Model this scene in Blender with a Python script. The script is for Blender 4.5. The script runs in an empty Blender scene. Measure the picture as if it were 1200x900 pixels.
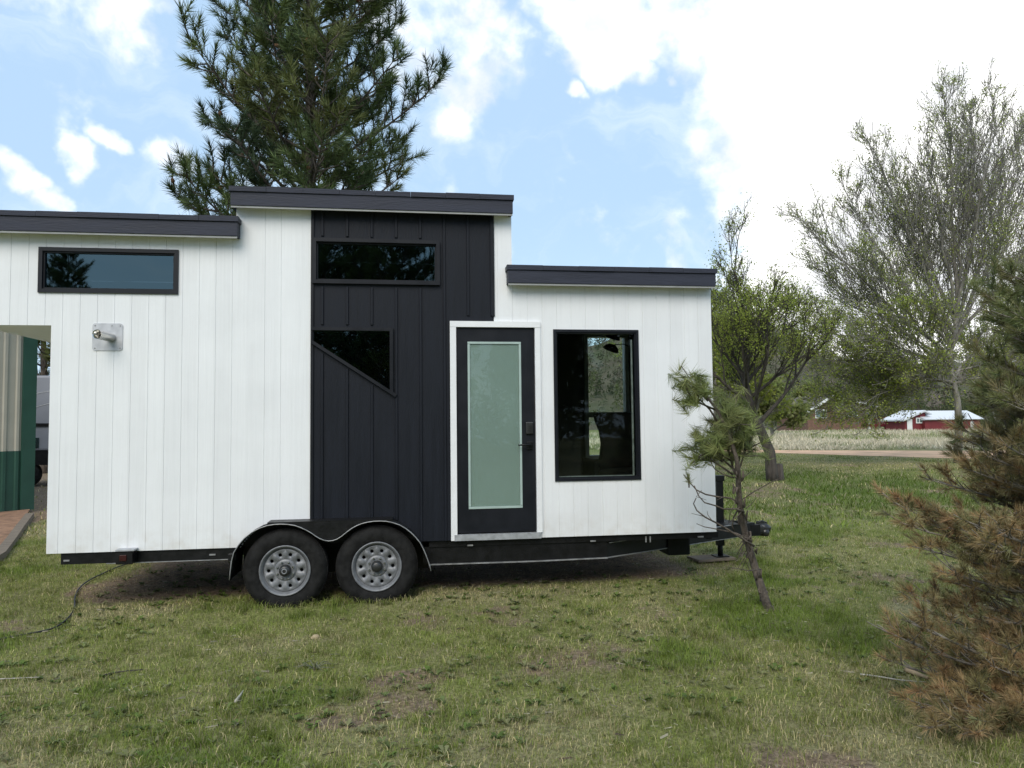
import bpy, math, random
import numpy as np
from mathutils import Vector, Matrix

sc = bpy.context.scene
C = sc.collection
R = math.radians
rnd = random.Random(7)
rng = np.random.default_rng(11)

# ------------------------------------------------------------------ camera
F = 867.0
CAM = Vector((0.0, -7.309, 1.66))
YAW, PIT, ROL = R(8.217), R(2.994), R(-0.606)
fw = Vector((math.sin(YAW)*math.cos(PIT), math.cos(YAW)*math.cos(PIT), math.sin(PIT)))
r_ = Vector((math.cos(YAW), -math.sin(YAW), 0)); u_ = r_.cross(fw)
CR = r_*math.cos(ROL) + u_*math.sin(ROL); CU = CR.cross(fw)
cam = bpy.data.cameras.new('camera'); co = bpy.data.objects.new('camera', cam); C.objects.link(co)
m = Matrix((CR, CU, -fw)).transposed().to_4x4(); m.translation = CAM
co.matrix_world = m
cam.sensor_width = 36; cam.lens = F/1200*36; cam.clip_start = 0.05; cam.clip_end = 4000
sc.camera = co

def ray(px, py):
    return fw*F + CR*(px-600) - CU*(py-450)
def P(px, py, Y=0.0):            # the point seen at (px,py) on the vertical plane y = Y
    d = ray(px, py); return CAM + d*((Y-CAM.y)/d.y)
def G(px, py, z=0.0):            # the point seen at (px,py) on the ground
    d = ray(px, py); return CAM + d*((z-CAM.z)/d.z)
def X(px, py, Y=0.0): return P(px, py, Y).x
def Z(px, py, Y=0.0): return P(px, py, Y).z

# ------------------------------------------------------------------ object helpers
def tag(o, label=None, cat=None, group=None, kind=None):
    if label: o['label'] = label
    if cat: o['category'] = cat
    if group: o['group'] = group
    if kind: o['kind'] = kind
    return o
def empty(name, loc, label, cat, group=None):
    o = bpy.data.objects.new(name, None); C.objects.link(o); o.location = loc; o.empty_display_size = .2
    return tag(o, label, cat, group)
bpy_update = bpy.context.view_layer.update

class MB:
    """collects pieces of ONE part in world coordinates"""
    def __init__(s): s.v = []; s.f = []; s.sm = []; s.col = []
    def add(s, vs, fs, smooth=False, col=None):
        o = len(s.v); s.v += [tuple(v) for v in vs]; s.f += [tuple(i+o for i in f) for f in fs]; s.sm += [smooth]*len(fs)
        if col is not None: s.col += [col]*len(vs)
        return s
    def box(s, a, b, bev=0.0):
        x0, y0, z0 = (min(a[i], b[i]) for i in range(3)); x1, y1, z1 = (max(a[i], b[i]) for i in range(3))
        if bev <= 0:
            v = [(x0,y0,z0),(x1,y0,z0),(x1,y1,z0),(x0,y1,z0),(x0,y0,z1),(x1,y0,z1),(x1,y1,z1),(x0,y1,z1)]
            return s.add(v, [(0,3,2,1),(4,5,6,7),(0,1,5,4),(1,2,6,5),(2,3,7,6),(3,0,4,7)])
        import bmesh
        bm = bmesh.new(); bmesh.ops.create_cube(bm, size=1)
        for v in bm.verts: v.co = Vector(((x0+x1)/2+v.co.x*(x1-x0), (y0+y1)/2+v.co.y*(y1-y0), (z0+z1)/2+v.co.z*(z1-z0)))
        bmesh.ops.bevel(bm, geom=bm.edges[:], offset=bev, segments=2, affect='EDGES', profile=.6)
        bm.verts.index_update()
        s.add([v.co[:] for v in bm.verts], [[v.index for v in f.verts] for f in bm.faces]); bm.free(); return s
    def prism(s, pts, axis, a, b):
        """polygon pts (2-D) extruded along axis 'x','y','z' from a to b"""
        n = len(pts)
        def mk(p, t): return {'x': (t, p[0], p[1]), 'y': (p[0], t, p[1]), 'z': (p[0], p[1], t)}[axis]
        v = [mk(p, a) for p in pts] + [mk(p, b) for p in pts]
        f = [tuple(range(n-1, -1, -1)), tuple(range(n, 2*n))] + [(i, (i+1) % n, n+(i+1) % n, n+i) for i in range(n)]
        return s.add(v, f)
    def tube(s, pts, rad, n=6, cap=True, col=None, smooth=True):
        pts = [Vector(p) for p in pts]; k = len(pts)
        if not hasattr(rad, '__len__'): rad = [rad]*k
        vs = []; ref = None
        for i, p in enumerate(pts):
            t = (pts[min(i+1, k-1)] - pts[max(i-1, 0)])
            if t.length < 1e-9: t = Vector((0,0,1))
            t.normalize()
            if ref is None:
                ref = t.cross(Vector((0,0,1)) if abs(t.z) < .9 else Vector((1,0,0))).normalized()
            else:
                ref = (ref - t*ref.dot(t)); ref = ref.normalized() if ref.length > 1e-6 else t.orthogonal().normalized()
            b = t.cross(ref)
            for j in range(n):
                a = 2*math.pi*j/n; vs.append(p + (ref*math.cos(a) + b*math.sin(a))*rad[i])
        fs = [(i*n+j, i*n+(j+1) % n, (i+1)*n+(j+1) % n, (i+1)*n+j) for i in range(k-1) for j in range(n)]
        if cap: fs += [tuple(range(n-1, -1, -1)), tuple(range((k-1)*n, k*n))]
        return s.add(vs, fs, smooth, col)
    def lathe(s, prof, c, axis='y', n=48, smooth=True):
        """profile (r, t) turned about an axis through c"""
        vs = []; k = len(prof)
        for r, t in prof:
            for j in range(n):
                a = 2*math.pi*j/n; p, q = r*math.cos(a), r*math.sin(a)
                vs.append({'y': (c[0]+p, c[1]+t, c[2]+q), 'z': (c[0]+p, c[1]+q, c[2]+t), 'x': (c[0]+t, c[1]+p, c[2]+q)}[axis])
        fs = [(i*n+j, i*n+(j+1) % n, (i+1)*n+(j+1) % n, (i+1)*n+j) for i in range(k-1) for j in range(n)]
        return s.add(vs, fs, smooth)
    def build(s, name, mat, parent=None):
        me = bpy.data.meshes.new(name); me.from_pydata(s.v, [], s.f)
        me.polygons.foreach_set('use_smooth', s.sm)
        if s.col:
            ca = me.attributes.new('Col', 'FLOAT_COLOR', 'POINT')
            ca.data.foreach_set('color', np.array([(*c, 1) for c in s.col], 'f').ravel())
        me.materials.append(mat); me.update()
        o = bpy.data.objects.new(name, me); C.objects.link(o)
        return attach(o, parent)
def world_loc(o):
    v = Vector(o.location)
    while o.parent: o = o.parent; v = v + Vector(o.location)
    return v
def attach(o, parent):
    if parent is not None:
        w = world_loc(parent)
        o.data.transform(Matrix.Translation(-w)); o.parent = parent
    return o
def rebase(o, loc):
    """put the origin of a single-mesh thing at its base"""
    o.data.transform(Matrix.Translation(-Vector(loc))); o.location = loc; return o
def npmesh(name, V, tris, mat, col=None, parent=None, quads=False):
    k = 4 if quads else 3
    me = bpy.data.meshes.new(name); nf = len(tris)
    me.vertices.add(len(V)); me.vertices.foreach_set('co', np.asarray(V, 'f').ravel())
    me.loops.add(nf*k); me.loops.foreach_set('vertex_index', np.asarray(tris, 'i').ravel())
    me.polygons.add(nf); me.polygons.foreach_set('loop_start', np.arange(0, nf*k, k, dtype='i'))
    me.update(calc_edges=True)
    if col is not None:
        ca = me.attributes.new('Col', 'FLOAT_COLOR', 'POINT')
        ca.data.foreach_set('color', np.concatenate([np.asarray(col, 'f'), np.ones((len(col), 1), 'f')], 1).ravel())
    me.materials.append(mat)
    o = bpy.data.objects.new(name, me); C.objects.link(o)
    return attach(o, parent)

# ------------------------------------------------------------------ numpy noise
def _h(ix, iy, seed):
    n = (ix*374761393 + iy*668265263 + seed*974634777) & 0xffffffff
    n = ((n ^ (n >> 13))*1274126177) & 0xffffffff
    return ((n ^ (n >> 16)) & 0xffff)/65535.0
def vnoise(x, y, seed=0):
    x = np.asarray(x, float); y = np.asarray(y, float)
    ix = np.floor(x).astype(np.int64); iy = np.floor(y).astype(np.int64); fx = x-ix; fy = y-iy
    fx = fx*fx*(3-2*fx); fy = fy*fy*(3-2*fy)
    a = _h(ix, iy, seed); b = _h(ix+1, iy, seed); c = _h(ix, iy+1, seed); d = _h(ix+1, iy+1, seed)
    return (a*(1-fx)+b*fx)*(1-fy) + (c*(1-fx)+d*fx)*fy
def fbm(x, y, seed=0, o=4):
    s = 0; a = .5; t = 0
    for i in range(o):
        s = s + a*vnoise(x*2**i, y*2**i, seed+i*17); t += a; a *= .5
    return s/t
def sstep(a, b, x):
    t = np.clip((x-a)/(b-a), 0, 1); return t*t*(3-2*t)

# ------------------------------------------------------------------ materials
class NT:
    def __init__(s, tree): s.t = tree; s.n = tree.nodes; s.l = tree.links
    def node(s, typ, **kw):
        n = s.n.new(typ)
        for k, v in kw.items(): setattr(n, k, v)
        return n
    def put(s, sock, v):
        if hasattr(v, 'is_output') or isinstance(v, bpy.types.NodeSocket): s.l.new(v, sock)
        else: sock.default_value = v
    def math(s, op, a, b=None, c=None, clamp=False):
        n = s.node('ShaderNodeMath', operation=op, use_clamp=clamp); s.put(n.inputs[0], a)
        if b is not None: s.put(n.inputs[1], b)
        if c is not None: s.put(n.inputs[2], c)
        return n.outputs[0]
    def vmath(s, op, a, b=None):
        n = s.node('ShaderNodeVectorMath', operation=op); s.put(n.inputs[0], a)
        if b is not None: s.put(n.inputs['Scale' if op == 'SCALE' else 1], b)
        return n.outputs['Value'] if op in ('DOT_PRODUCT', 'LENGTH') else n.outputs[0]
    def noise(s, vec, scale, detail=4, rough=.55):
        n = s.node('ShaderNodeTexNoise'); s.put(n.inputs['Vector'], vec); n.inputs['Scale'].default_value = scale
        n.inputs['Detail'].default_value = detail; n.inputs['Roughness'].default_value = rough
        return n.outputs['Fac']
    def noisecol(s, vec, scale):
        n = s.node('ShaderNodeTexNoise'); s.put(n.inputs['Vector'], vec); n.inputs['Scale'].default_value = scale; n.inputs['Detail'].default_value = 4
        return s.vmath('SUBTRACT', n.outputs['Color'], (.5, .5, .5))
    def map(s, v, a, b, c=0., d=1., smooth=True):
        n = s.node('ShaderNodeMapRange'); n.interpolation_type = 'SMOOTHSTEP' if smooth else 'LINEAR'
        s.put(n.inputs[0], v)
        for i, q in enumerate((a, b, c, d)): s.put(n.inputs[i+1], q)
        return n.outputs[0]
    def mix(s, fac, a, b, blend='MIX'):
        n = s.node('ShaderNodeMix', data_type='RGBA', blend_type=blend); s.put(n.inputs[0], fac)
        for sock, v in ((n.inputs[6], a), (n.inputs[7], b)):
            s.put(sock, v if not isinstance(v, tuple) else (*v[:3], 1))
        return n.outputs[2]
    def bump(s, h, dist, strength=1.0):
        n = s.node('ShaderNodeBump'); n.inputs['Strength'].default_value = strength; n.inputs['Distance'].default_value = dist
        s.put(n.inputs['Height'], h); return n.outputs[0]
def new_mat(name):
    m = bpy.data.materials.new(name); m.use_nodes = True
    t = NT(m.node_tree); b = m.node_tree.nodes['Principled BSDF']
    return m, t, b
def mat(name, col, rough=.6, metal=0., var=.12, vscale=8., bump=0., bscale=60., spec=.5, stretch=None):
    m, t, b = new_mat(name)
    tc = t.node('ShaderNodeTexCoord').outputs['Object']
    if stretch:
        mp = t.node('ShaderNodeMapping'); t.put(mp.inputs[0], tc); mp.inputs['Scale'].default_value = stretch; tc = mp.outputs[0]
    n = t.noise(tc, vscale, 5)
    k = t.map(n, .3, .7, 1-var, 1+var)
    t.put(b.inputs['Base Color'], t.mix(1., tuple(col), t_gray(t, k), 'MULTIPLY'))
    t.put(b.inputs['Roughness'], t.map(n, .2, .8, max(.02, rough-.08), min(1, rough+.08)))
    b.inputs['Metallic'].default_value = metal; b.inputs['Specular IOR Level'].default_value = spec
    if bump: t.put(b.inputs['Normal'], t.bump(t.noise(tc, bscale, 4), bump))
    return m
def t_gray(t, k):
    n = t.node('ShaderNodeCombineColor')
    for i in range(3): t.put(n.inputs[i], k)
    return n.outputs[0]
def mat_attr(name, rough=.7, transl=0., var=.25, vscale=3., spec=.3):
    """colour comes from the mesh's own colour attribute (leaf/needle/blade colours)"""
    m, t, b = new_mat(name)
    a = t.node('ShaderNodeAttribute', attribute_name='Col').outputs['Color']
    tc = t.node('ShaderNodeTexCoord').outputs['Object']
    k = t.map(t.noise(tc, vscale, 3), .3, .7, 1-var, 1+var)
    c = t.mix(1., a, t_gray(t, k), 'MULTIPLY')
    t.put(b.inputs['Base Color'], c); b.inputs['Roughness'].default_value = rough; b.inputs['Specular IOR Level'].default_value = spec
    if transl:
        tr = t.node('ShaderNodeBsdfTranslucent'); t.put(tr.inputs[0], c)
        mx = t.node('ShaderNodeMixShader'); mx.inputs[0].default_value = transl
        t.l.new(b.outputs[0], mx.inputs[1]); t.l.new(tr.outputs[0], mx.inputs[2])
        t.l.new(mx.outputs[0], t.n['Material Output'].inputs[0])
    return m

M = {}
# white painted vertical boards
def white_boards():
    m, t, b = new_mat('white_boards')
    tc = t.node('ShaderNodeTexCoord').outputs['Object']
    sx = t.node('ShaderNodeSeparateXYZ'); t.put(sx.inputs[0], tc)
    cell = t.math('FLOOR', t.math('DIVIDE', sx.outputs[0], .15))
    w = t.node('ShaderNodeTexWhiteNoise', noise_dimensions='1D'); t.put(w.inputs['W'], cell)
    k = t.map(w.outputs['Value'], 0, 1, .965, 1.02, False)
    n = t.noise(tc, 2.2, 6)
    k2 = t.map(n, .25, .75, .96, 1.02)
    mp = t.node('ShaderNodeMapping'); t.put(mp.inputs[0], tc); mp.inputs['Scale'].default_value = (30, 30, 1.2)
    st = t.noise(mp.outputs[0], 1., 5)
    k3 = t.map(st, .45, .8, 1.0, .955)
    # splash dirt along the bottom
    low = t.math('MULTIPLY', t.map(sx.outputs[2], .40, .85, 1, 0), t.map(t.noise(tc, 9, 6), .35, .75, 0, 1))
    c = t.mix(1., (.80, .808, .815), t_gray(t, t.math('MULTIPLY', t.math('MULTIPLY', k, k2), k3)), 'MULTIPLY')
    c = t.mix(t.math('MULTIPLY', low, .42), c, (.50, .44, .36))
    t.put(b.inputs['Base Color'], c); b.inputs['Roughness'].default_value = .55; b.inputs['Specular IOR Level'].default_value = .35
    t.put(b.inputs['Normal'], t.bump(st, .004, .6))
    return m
M['white'] = white_boards()
M['white_trim'] = mat('white_trim', (.80, .805, .81), .5, var=.03, vscale=5, bump=.002, bscale=40)
M['black_siding'] = mat('black_siding', (.0075, .0095, .0150), .55, spec=.25, var=.14, vscale=3, bump=.002, bscale=25, stretch=(6, 6, .5))
M['black_trim'] = mat('black_trim', (.007, .0082, .0120), .45, spec=.3, var=.12, vscale=6)
M['fascia'] = mat('fascia', (.031, .034, .050), .6, spec=.3, var=.15, vscale=5, bump=.003, bscale=30, stretch=(.4, 3, 3))
M['shingle'] = mat('shingle_edge', (.022, .022, .027), .9, var=.4, vscale=40, bump=.01, bscale=120)
M['soffit'] = mat('soffit', (.66, .655, .64), .7, var=.06)
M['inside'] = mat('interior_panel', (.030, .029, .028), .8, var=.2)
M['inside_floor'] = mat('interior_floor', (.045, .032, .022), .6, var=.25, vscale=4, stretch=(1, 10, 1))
M['frame_black'] = mat('frame_black', (.007, .007, .0075), .42, spec=.3, var=.25, vscale=12, bump=.002, bscale=80)
M['steel_and_glint'] = mat('steel_and_edge_glint', (.30, .30, .30), .45, metal=.4, var=.25, vscale=15)  # pale steel for fittings; on flanges and fender lip a painted highlight
M['tyre'] = mat('tyre_rubber', (.013, .0128, .0125), .85, spec=.22, var=.5, vscale=14, bump=.003, bscale=90)
M['rim'] = mat('rim_grey', (.185, .19, .20), .45, metal=.2, var=.22, vscale=14)
M['hub'] = mat('hub_dark', (.05, .05, .05), .35, metal=.6, var=.2)
M['chrome'] = mat('bright_steel', (.62, .61, .58), .22, metal=1., var=.08)
M['galv'] = mat('galvanised', (.46, .47, .49), .5, metal=.55, var=.12, vscale=18)
M['red_lens'] = mat('red_lens', (.035, .005, .005), .3, var=.1)
M['wood'] = mat('weathered_wood', (.20, .16, .12), .85, var=.3, vscale=6, bump=.006, bscale=30, stretch=(1, 12, 12))
M['bark_dark'] = mat('bark_dark', (.060, .050, .042), .95, var=.45, vscale=10, bump=.03, bscale=28, stretch=(1, 1, .25))
M['bark_grey'] = mat('bark_grey', (.21, .195, .17), .95, var=.35, vscale=8, bump=.02, bscale=20, stretch=(1, 1, .3))
M['bark_pine'] = mat('bark_pine', (.105, .085, .068), .95, var=.5, vscale=22, bump=.02, bscale=60, stretch=(1, 1, .35))
M['bark_near'] = mat('bark_twig_grey', (.21, .185, .155), .9, var=.3, vscale=20, bump=.006, bscale=90)
M['needle'] = mat_attr('pine_needles', .55, .12)
M['leaf'] = mat_attr('leaves', .5, .58)
M['grass'] = mat_attr('grass_blades', .65, .25, var=.12)
def glass(name, tint=(.85, .9, .88), refl=1.45, kf=1.3, gcol=(.95, .97, 1.)):
    m, t, b = new_mat(name); t.n.remove(b)
    tr = t.node('ShaderNodeBsdfTransparent'); tr.inputs[0].default_value = (*tint, 1)
    gl = t.node('ShaderNodeBsdfGlossy'); gl.inputs['Roughness'].default_value = .012; gl.inputs[0].default_value = (*gcol, 1)
    tc = t.node('ShaderNodeTexCoord').outputs['Object']
    t.put(gl.inputs['Normal'], t.bump(t.noise(tc, 1.6, 1), .004, .5))
    fr = t.node('ShaderNodeFresnel'); fr.inputs[0].default_value = refl
    k = t.math('MULTIPLY', fr.outputs[0], kf, clamp=True)
    mx = t.node('ShaderNodeMixShader'); t.put(mx.inputs[0], k)
    t.l.new(tr.outputs[0], mx.inputs[1]); t.l.new(gl.outputs[0], mx.inputs[2])
    t.l.new(mx.outputs[0], t.n['Material Output'].inputs[0])
    return m
M['glass'] = glass('window_glass', (.90, .95, .92), 1.45, .40)
M['glass_clear'] = glass('clear_glass', (.95, .97, .96), 1.45, .6)
M['glass_dark'] = glass('tinted_glass', (.20, .23, .24), 1.6, 2.1, (.66, .93, 1.))
M['frosted'] = mat('frosted_door_glass', (.300, .385, .345), .38, var=.035, vscale=1.2, spec=.45)
M['frosted_edge'] = mat('door_glass_frame', (.36, .455, .42), .5, var=.05)

# ------------------------------------------------------------------ world and sun
def lobe_dirs():
    L = [  # px, py, angular radius (deg), weight
        (1130, 60, 15, 1.1), (1030, 215, 8.6, 1.0), (1190, 300, 16, 1.1), (930, 15, 4.6, .42), (945, 150, 4.0, .42), (865, 232, 2.6, .30), (850, 130, 1.4, .28), (1000, 330, 8.5, .9),
        (540, -8, 4.6, .42), (470, 30, 2.8, .32), (560, 85, 3.6, .36), (610, 62, 2.4, .26), (515, 95, 2.6, .28), (745, 2, 3.6, .40), (690, 22, 2.6, .30), (800, 8, 2.4, .28), (720, 86, 1.9, .30),
        (692, 135, .8, .2), (783, 94, .8, .25), (75, 192, 1.1, .20), (120, 183, .9, .22), (182, 208, 1.6, .24), (8, 216, 1.0, .14), (35, 242, 1.2, .16), (120, -4, 3.2, .32), (60, -25, 3.0, .28), (805, 312, 1.8, .12)]
    return [(ray(a, b).normalized(), r, w) for a, b, r, w in L]
W = bpy.data.worlds.new('World'); sc.world = W; W.use_nodes = True
wt = NT(W.node_tree); bg = W.node_tree.nodes['Background']
SUN_EL, SUN_AZ = R(42), R(202)      # azimuth clockwise from +Y
sky = wt.node('ShaderNodeTexSky', sky_type='NISHITA'); sky.sun_disc = False
sky.sun_elevation = SUN_EL; sky.sun_rotation = SUN_AZ; sky.air_density = 1.0; sky.dust_density = 1.2; sky.ozone_density = 1.0
d = wt.node('ShaderNodeTexCoord').outputs['Generated']
d = wt.vmath('NORMALIZE', d)
n1 = wt.noise(wt.vmath('ADD', d, wt.vmath('SCALE', wt.noisecol(d, 6.0), .06)), 8.5, 7, .56); n2 = wt.noise(d, 26.0, 4, .5); n0 = wt.noise(d, 3.0, 4, .5)
edge = wt.math('ADD', wt.math('MULTIPLY', wt.math('SUBTRACT', n1, .5), 1.15), wt.math('MULTIPLY', wt.math('SUBTRACT', n2, .5), .42))
dw = wt.vmath('NORMALIZE', wt.vmath('ADD', d, wt.vmath('ADD', wt.vmath('SCALE', wt.noisecol(d, 5.0), .20), wt.vmath('SCALE', wt.noisecol(d, 19.0), .065))))
acc = None
for v, r, w in lobe_dirs():
    dot = wt.vmath('DOT_PRODUCT', dw, v)
    k = wt.map(dot, math.cos(R(r*1.5)), math.cos(R(r*.15)), 0, .22+w*.62)
    acc = k if acc is None else wt.math('MAXIMUM', acc, k)
dens = wt.math('ADD', acc, wt.math('MULTIPLY', edge, 1.25))
sep = wt.node('ShaderNodeSeparateXYZ'); wt.put(sep.inputs[0], d)
# broken cloud in the half of the sky behind the photographer
back = wt.map(sep.outputs[1], .05, -.35, 0, 1)
gen = wt.math('MULTIPLY', wt.math('SUBTRACT', n0, .50), 1.3)
dens = wt.math('MAXIMUM', dens, wt.math('MULTIPLY', back, wt.math('ADD', gen, wt.math('MULTIPLY', edge, .4))))
cov = wt.map(dens, .08, .60, 0, 1)
cloudcol = wt.mix(back, wt.mix(wt.map(wt.noise(d, 14.0, 5), .36, .58), (9.3, 9.5, 9.9), (13.6, 13.5, 13.4)), (9.0, 9.4, 10.0))
hz = wt.map(sep.outputs[2], 0, .30, .55, 0)       # thin milky cloud low over the hills
skyc = wt.mix(.80, sky.outputs[0], (5.6, 7.9, 10.6))
skyc = wt.mix(wt.math('MULTIPLY', hz, .55), skyc, (8.6, 10.6, 12.4))
skyc = wt.mix(wt.map(wt.noise(wt.vmath('MULTIPLY', dw, (1.0, 1.0, 3.0)), 3.2, 7, .62), .46, .74, 0, .42), skyc, (10.4, 11.2, 11.9))
wt.put(bg.inputs['Color'], wt.mix(cov, skyc, cloudcol)); bg.inputs['Strength'].default_value = .10
sl = bpy.data.lights.new('sun', 'SUN'); sl.energy = 2.4; sl.angle = R(40); sl.color = (1, .93, .82)
so = bpy.data.objects.new('sun', sl); C.objects.link(so)
sd = Vector((math.sin(SUN_AZ)*math.cos(SUN_EL), math.cos(SUN_AZ)*math.cos(SUN_EL), math.sin(SUN_EL)))
so.rotation_euler = sd.to_track_quat('Z', 'Y').to_euler(); so.location = (0, -20, 30)
vs = sc.view_settings; vs.view_transform = 'Standard'; vs.look = 'None'; vs.gamma = 1; vs.exposure = 0.12
vs.use_curve_mapping = False
sc.cycles.max_bounces = 8; sc.cycles.transparent_max_bounces = 24; sc.cycles.use_denoising = True
sc.cycles.sample_clamp_indirect = 6

# ================================================================== GROUND
BARE = [(670, 775, 75, 22, .9), (500, 722, 30, 12, .8), (735, 760, 40, 14, .6), (120, 690, 45, 10, .9), (330, 675, 160, 12, .3), (640, 688, 120, 9, .4), (760, 715, 25, 8, .7),
        (690, 745, 18, 8, .5), (10, 730, 25, 8, .7), (950, 885, 90, 22, .9), (900, 575, 40, 12, .7), (1150, 760, 60, 40, .6), (760, 668, 60, 12, .8), (835, 660, 35, 12, .6), (250, 660, 120, 12, .3), (620, 745, 30, 10, .6), (1000, 600, 40, 4, .3), (800, 690, 40, 6, .4), (960, 790, 60, 8, .3)]
LUSH = [(960, 570, 190, 22, 1.0), (915, 714, 55, 12, .7), (560, 840, 60, 10, .5), (1120, 590, 60, 14, .7), (330, 820, 80, 8, .6), (240, 870, 60, 14, .4)]
STRAW = [(640, 860, 120, 40, .7), (420, 860, 70, 28, .5), (30, 870, 70, 40, .5), (1000, 800, 120, 40, .35), (950, 640, 120, 20, .3), (60, 800, 60, 20, .4), (1080, 545, 120, 4, .8), (960, 541, 100, 4, .6), (560, 690, 120, 9, .5)]
def px_of(x, y, z=0.0):
    dx, dy, dz = x-CAM.x, y-CAM.y, z-CAM.z
    d = dx*fw.x+dy*fw.y+dz*fw.z; d = np.where(d > .05, d, np.nan)
    return 600+F*(dx*CR.x+dy*CR.y+dz*CR.z)/d, 450-F*(dx*CU.x+dy*CU.y+dz*CU.z)/d
def to_world(L):
    out = []
    for a, b, ra, rb, w in L:
        c = G(a, b); e = G(a+ra, b); g1 = G(a, b-rb); g2 = G(a, b+rb)
        rx = (e-c).length; ry = max(.15, min(8, (g1-g2).length/2)); dr = Vector((c.x-CAM.x, c.y-CAM.y, 0)).normalized()
        out.append((c.x, c.y, rx, ry, dr.x, dr.y, w))
    return out
BARE_W, LUSH_W, STRAW_W = to_world(BARE), to_world(LUSH), to_world(STRAW)
def patch(L, x, y, seed):
    wob = (fbm(x*1.7, y*1.7, seed, 4)-.5)*1.5 + (fbm(x*6, y*6, seed+5, 3)-.5)*.9
    s = np.zeros_like(x)
    for cx, cy, rx, ry, dx, dy, w in L:
        q = ((x-cx)*dx+(y-cy)*dy)/ry; p = ((x-cx)*dy-(y-cy)*dx)/rx
        s = np.maximum(s, w*sstep(1.5, .35, np.sqrt(p*p+q*q)+wob*.8))
    return s
def masks(x, y):
    bare = patch(BARE_W, x, y, 3)
    bare = np.maximum(bare, .75*sstep(.64, .76, fbm(x*1.1+9, y*1.1, 31, 5)))
    under = sstep(-3.5, -2.9, x)*sstep(3.6, 3.0, x)*sstep(.15, .6, y)*sstep(2.9, 2.4, y)
    bare = np.maximum(bare, under*.95)
    dirt = sstep(-6.35, -6.6, x + (fbm(x*2, y*2, 8)-.5)*.1 - (y-5)*.02*0)*sstep(2.5, 3.2, y)*sstep(40, 20, y)
    bare = np.maximum(bare, 1.2*np.clip(dirt, 0, 1))
    lush = np.maximum(patch(LUSH_W, x, y, 13), .75*sstep(.55, .72, fbm(x*.9, y*.9+4, 51, 5)))
    straw = np.maximum(patch(STRAW_W, x, y, 23), .85*sstep(.50, .70, fbm(x*.8+40, y*.8, 71, 5)))
    bare = bare*(.45+.75*fbm(x*7, y*7, 131, 4))
    return np.clip(bare, 0, 1), np.clip(lush*(1-bare), 0, 1), np.clip(straw*(1-.6*lush), 0, 1)
def gz(x, y):
    x = np.asarray(x, float); y = np.asarray(y, float)
    near = sstep(30, 12, np.hypot(x, y))
    z = near*((fbm(x*.7, y*.7, 5, 3)-.5)*.06 + (fbm(x*3.5, y*3.5, 6, 4)-.5)*.035)
    flat = sstep(.30, .16, np.abs(y+.03))*np.maximum(sstep(.42, .28, np.abs(x+1.105)), sstep(.42, .28, np.abs(x+.262)))     # under the tyres
    z = z*(1-flat) - .02*near - .055*np.clip(flat, 0, 1)
    z = z + .040*np.exp(-((y+.36)/.11)**2)*sstep(1.05, .7, np.abs(x+.69))
    return z
# one sheet: fine grid near, coarse to the horizon
def axis(lo, hi, c0, c1, fine, grow):
    a = list(np.arange(c0, c1+1e-6, fine)); s = fine
    while a[-1] < hi: s *= grow; a.append(a[-1]+s)
    s = fine
    while a[0] > lo: s *= grow; a.insert(0, a[0]-s)
    return np.array(a)
gx = axis(-900, 1200, -7, 9, .06, 1.16); gy = axis(-60, 1500, -4.5, 4, .06, 1.13)
XX, YY = np.meshgrid(gx, gy); ZZ = gz(XX, YY)
Vg = np.stack([XX.ravel(), YY.ravel(), ZZ.ravel()], 1)
nx, ny = len(gx), len(gy); idx = np.arange(nx*ny).reshape(ny, nx)
Q = np.stack([idx[:-1, :-1].ravel(), idx[:-1, 1:].ravel(), idx[1:, 1:].ravel(), idx[1:, :-1].ravel()], 1)
b_, l_, s_ = masks(XX.ravel(), YY.ravel())
def ground_mat():
    m, t, b = new_mat('lawn_ground')
    a = t.node('ShaderNodeAttribute', attribute_name='Col'); se = t.node('ShaderNodeSeparateColor'); t.l.new(a.outputs['Color'], se.inputs[0])
    tc = t.node('ShaderNodeTexCoord').outputs['Object']
    f1, f2, f3 = t.noise(tc, 38, 6, .65), t.noise(tc, 7, 6, .6), t.noise(tc, 1.1, 6, .6)
    fine = t.map(f1, .3, .7, .55, 1.4)
    grass = t.mix(t.map(f2, .35, .65), (.150, .172, .045), (.245, .238, .095))
    grass = t.mix(t.map(f3, .4, .65, 0, .55), grass, (.225, .195, .105))
    grass = t.mix(t.math('MULTIPLY', se.outputs[1], .75), grass, (.085, .135, .020))
    grass = t.mix(t.math('MULTIPLY', se.outputs[2], .62), grass, (.30, .258, .150))
    dirt = t.mix(t.map(f2, .3, .7), (.26, .18, .115), (.19, .145, .10))
    dirt = t.mix(t.map(f1, .55, .75, 0, .6), dirt, (.30, .245, .19))
    c = t.mix(t.map(t.math('ADD', se.outputs[0], t.math('MULTIPLY', t.math('SUBTRACT', f2, .5), .8)), .25, .75), grass, dirt)
    c = t.mix(1., c, t_gray(t, fine), 'MULTIPLY')
    t.put(b.inputs['Base Color'], c); b.inputs['Roughness'].default_value = .95; b.inputs['Specular IOR Level'].default_value = .15
    t.put(b.inputs['Normal'], t.bump(t.math('ADD', f1, t.math('MULTIPLY', f2, .6)), .035, .8))
    return m
M['ground'] = ground_mat()
ground = npmesh('ground', Vg, Q, M['ground'], np.stack([b_, l_, s_], 1), quads=True); tag(ground, kind='structure')
ground.data.polygons.foreach_set('use_smooth', np.ones(len(Q), bool))

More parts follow.
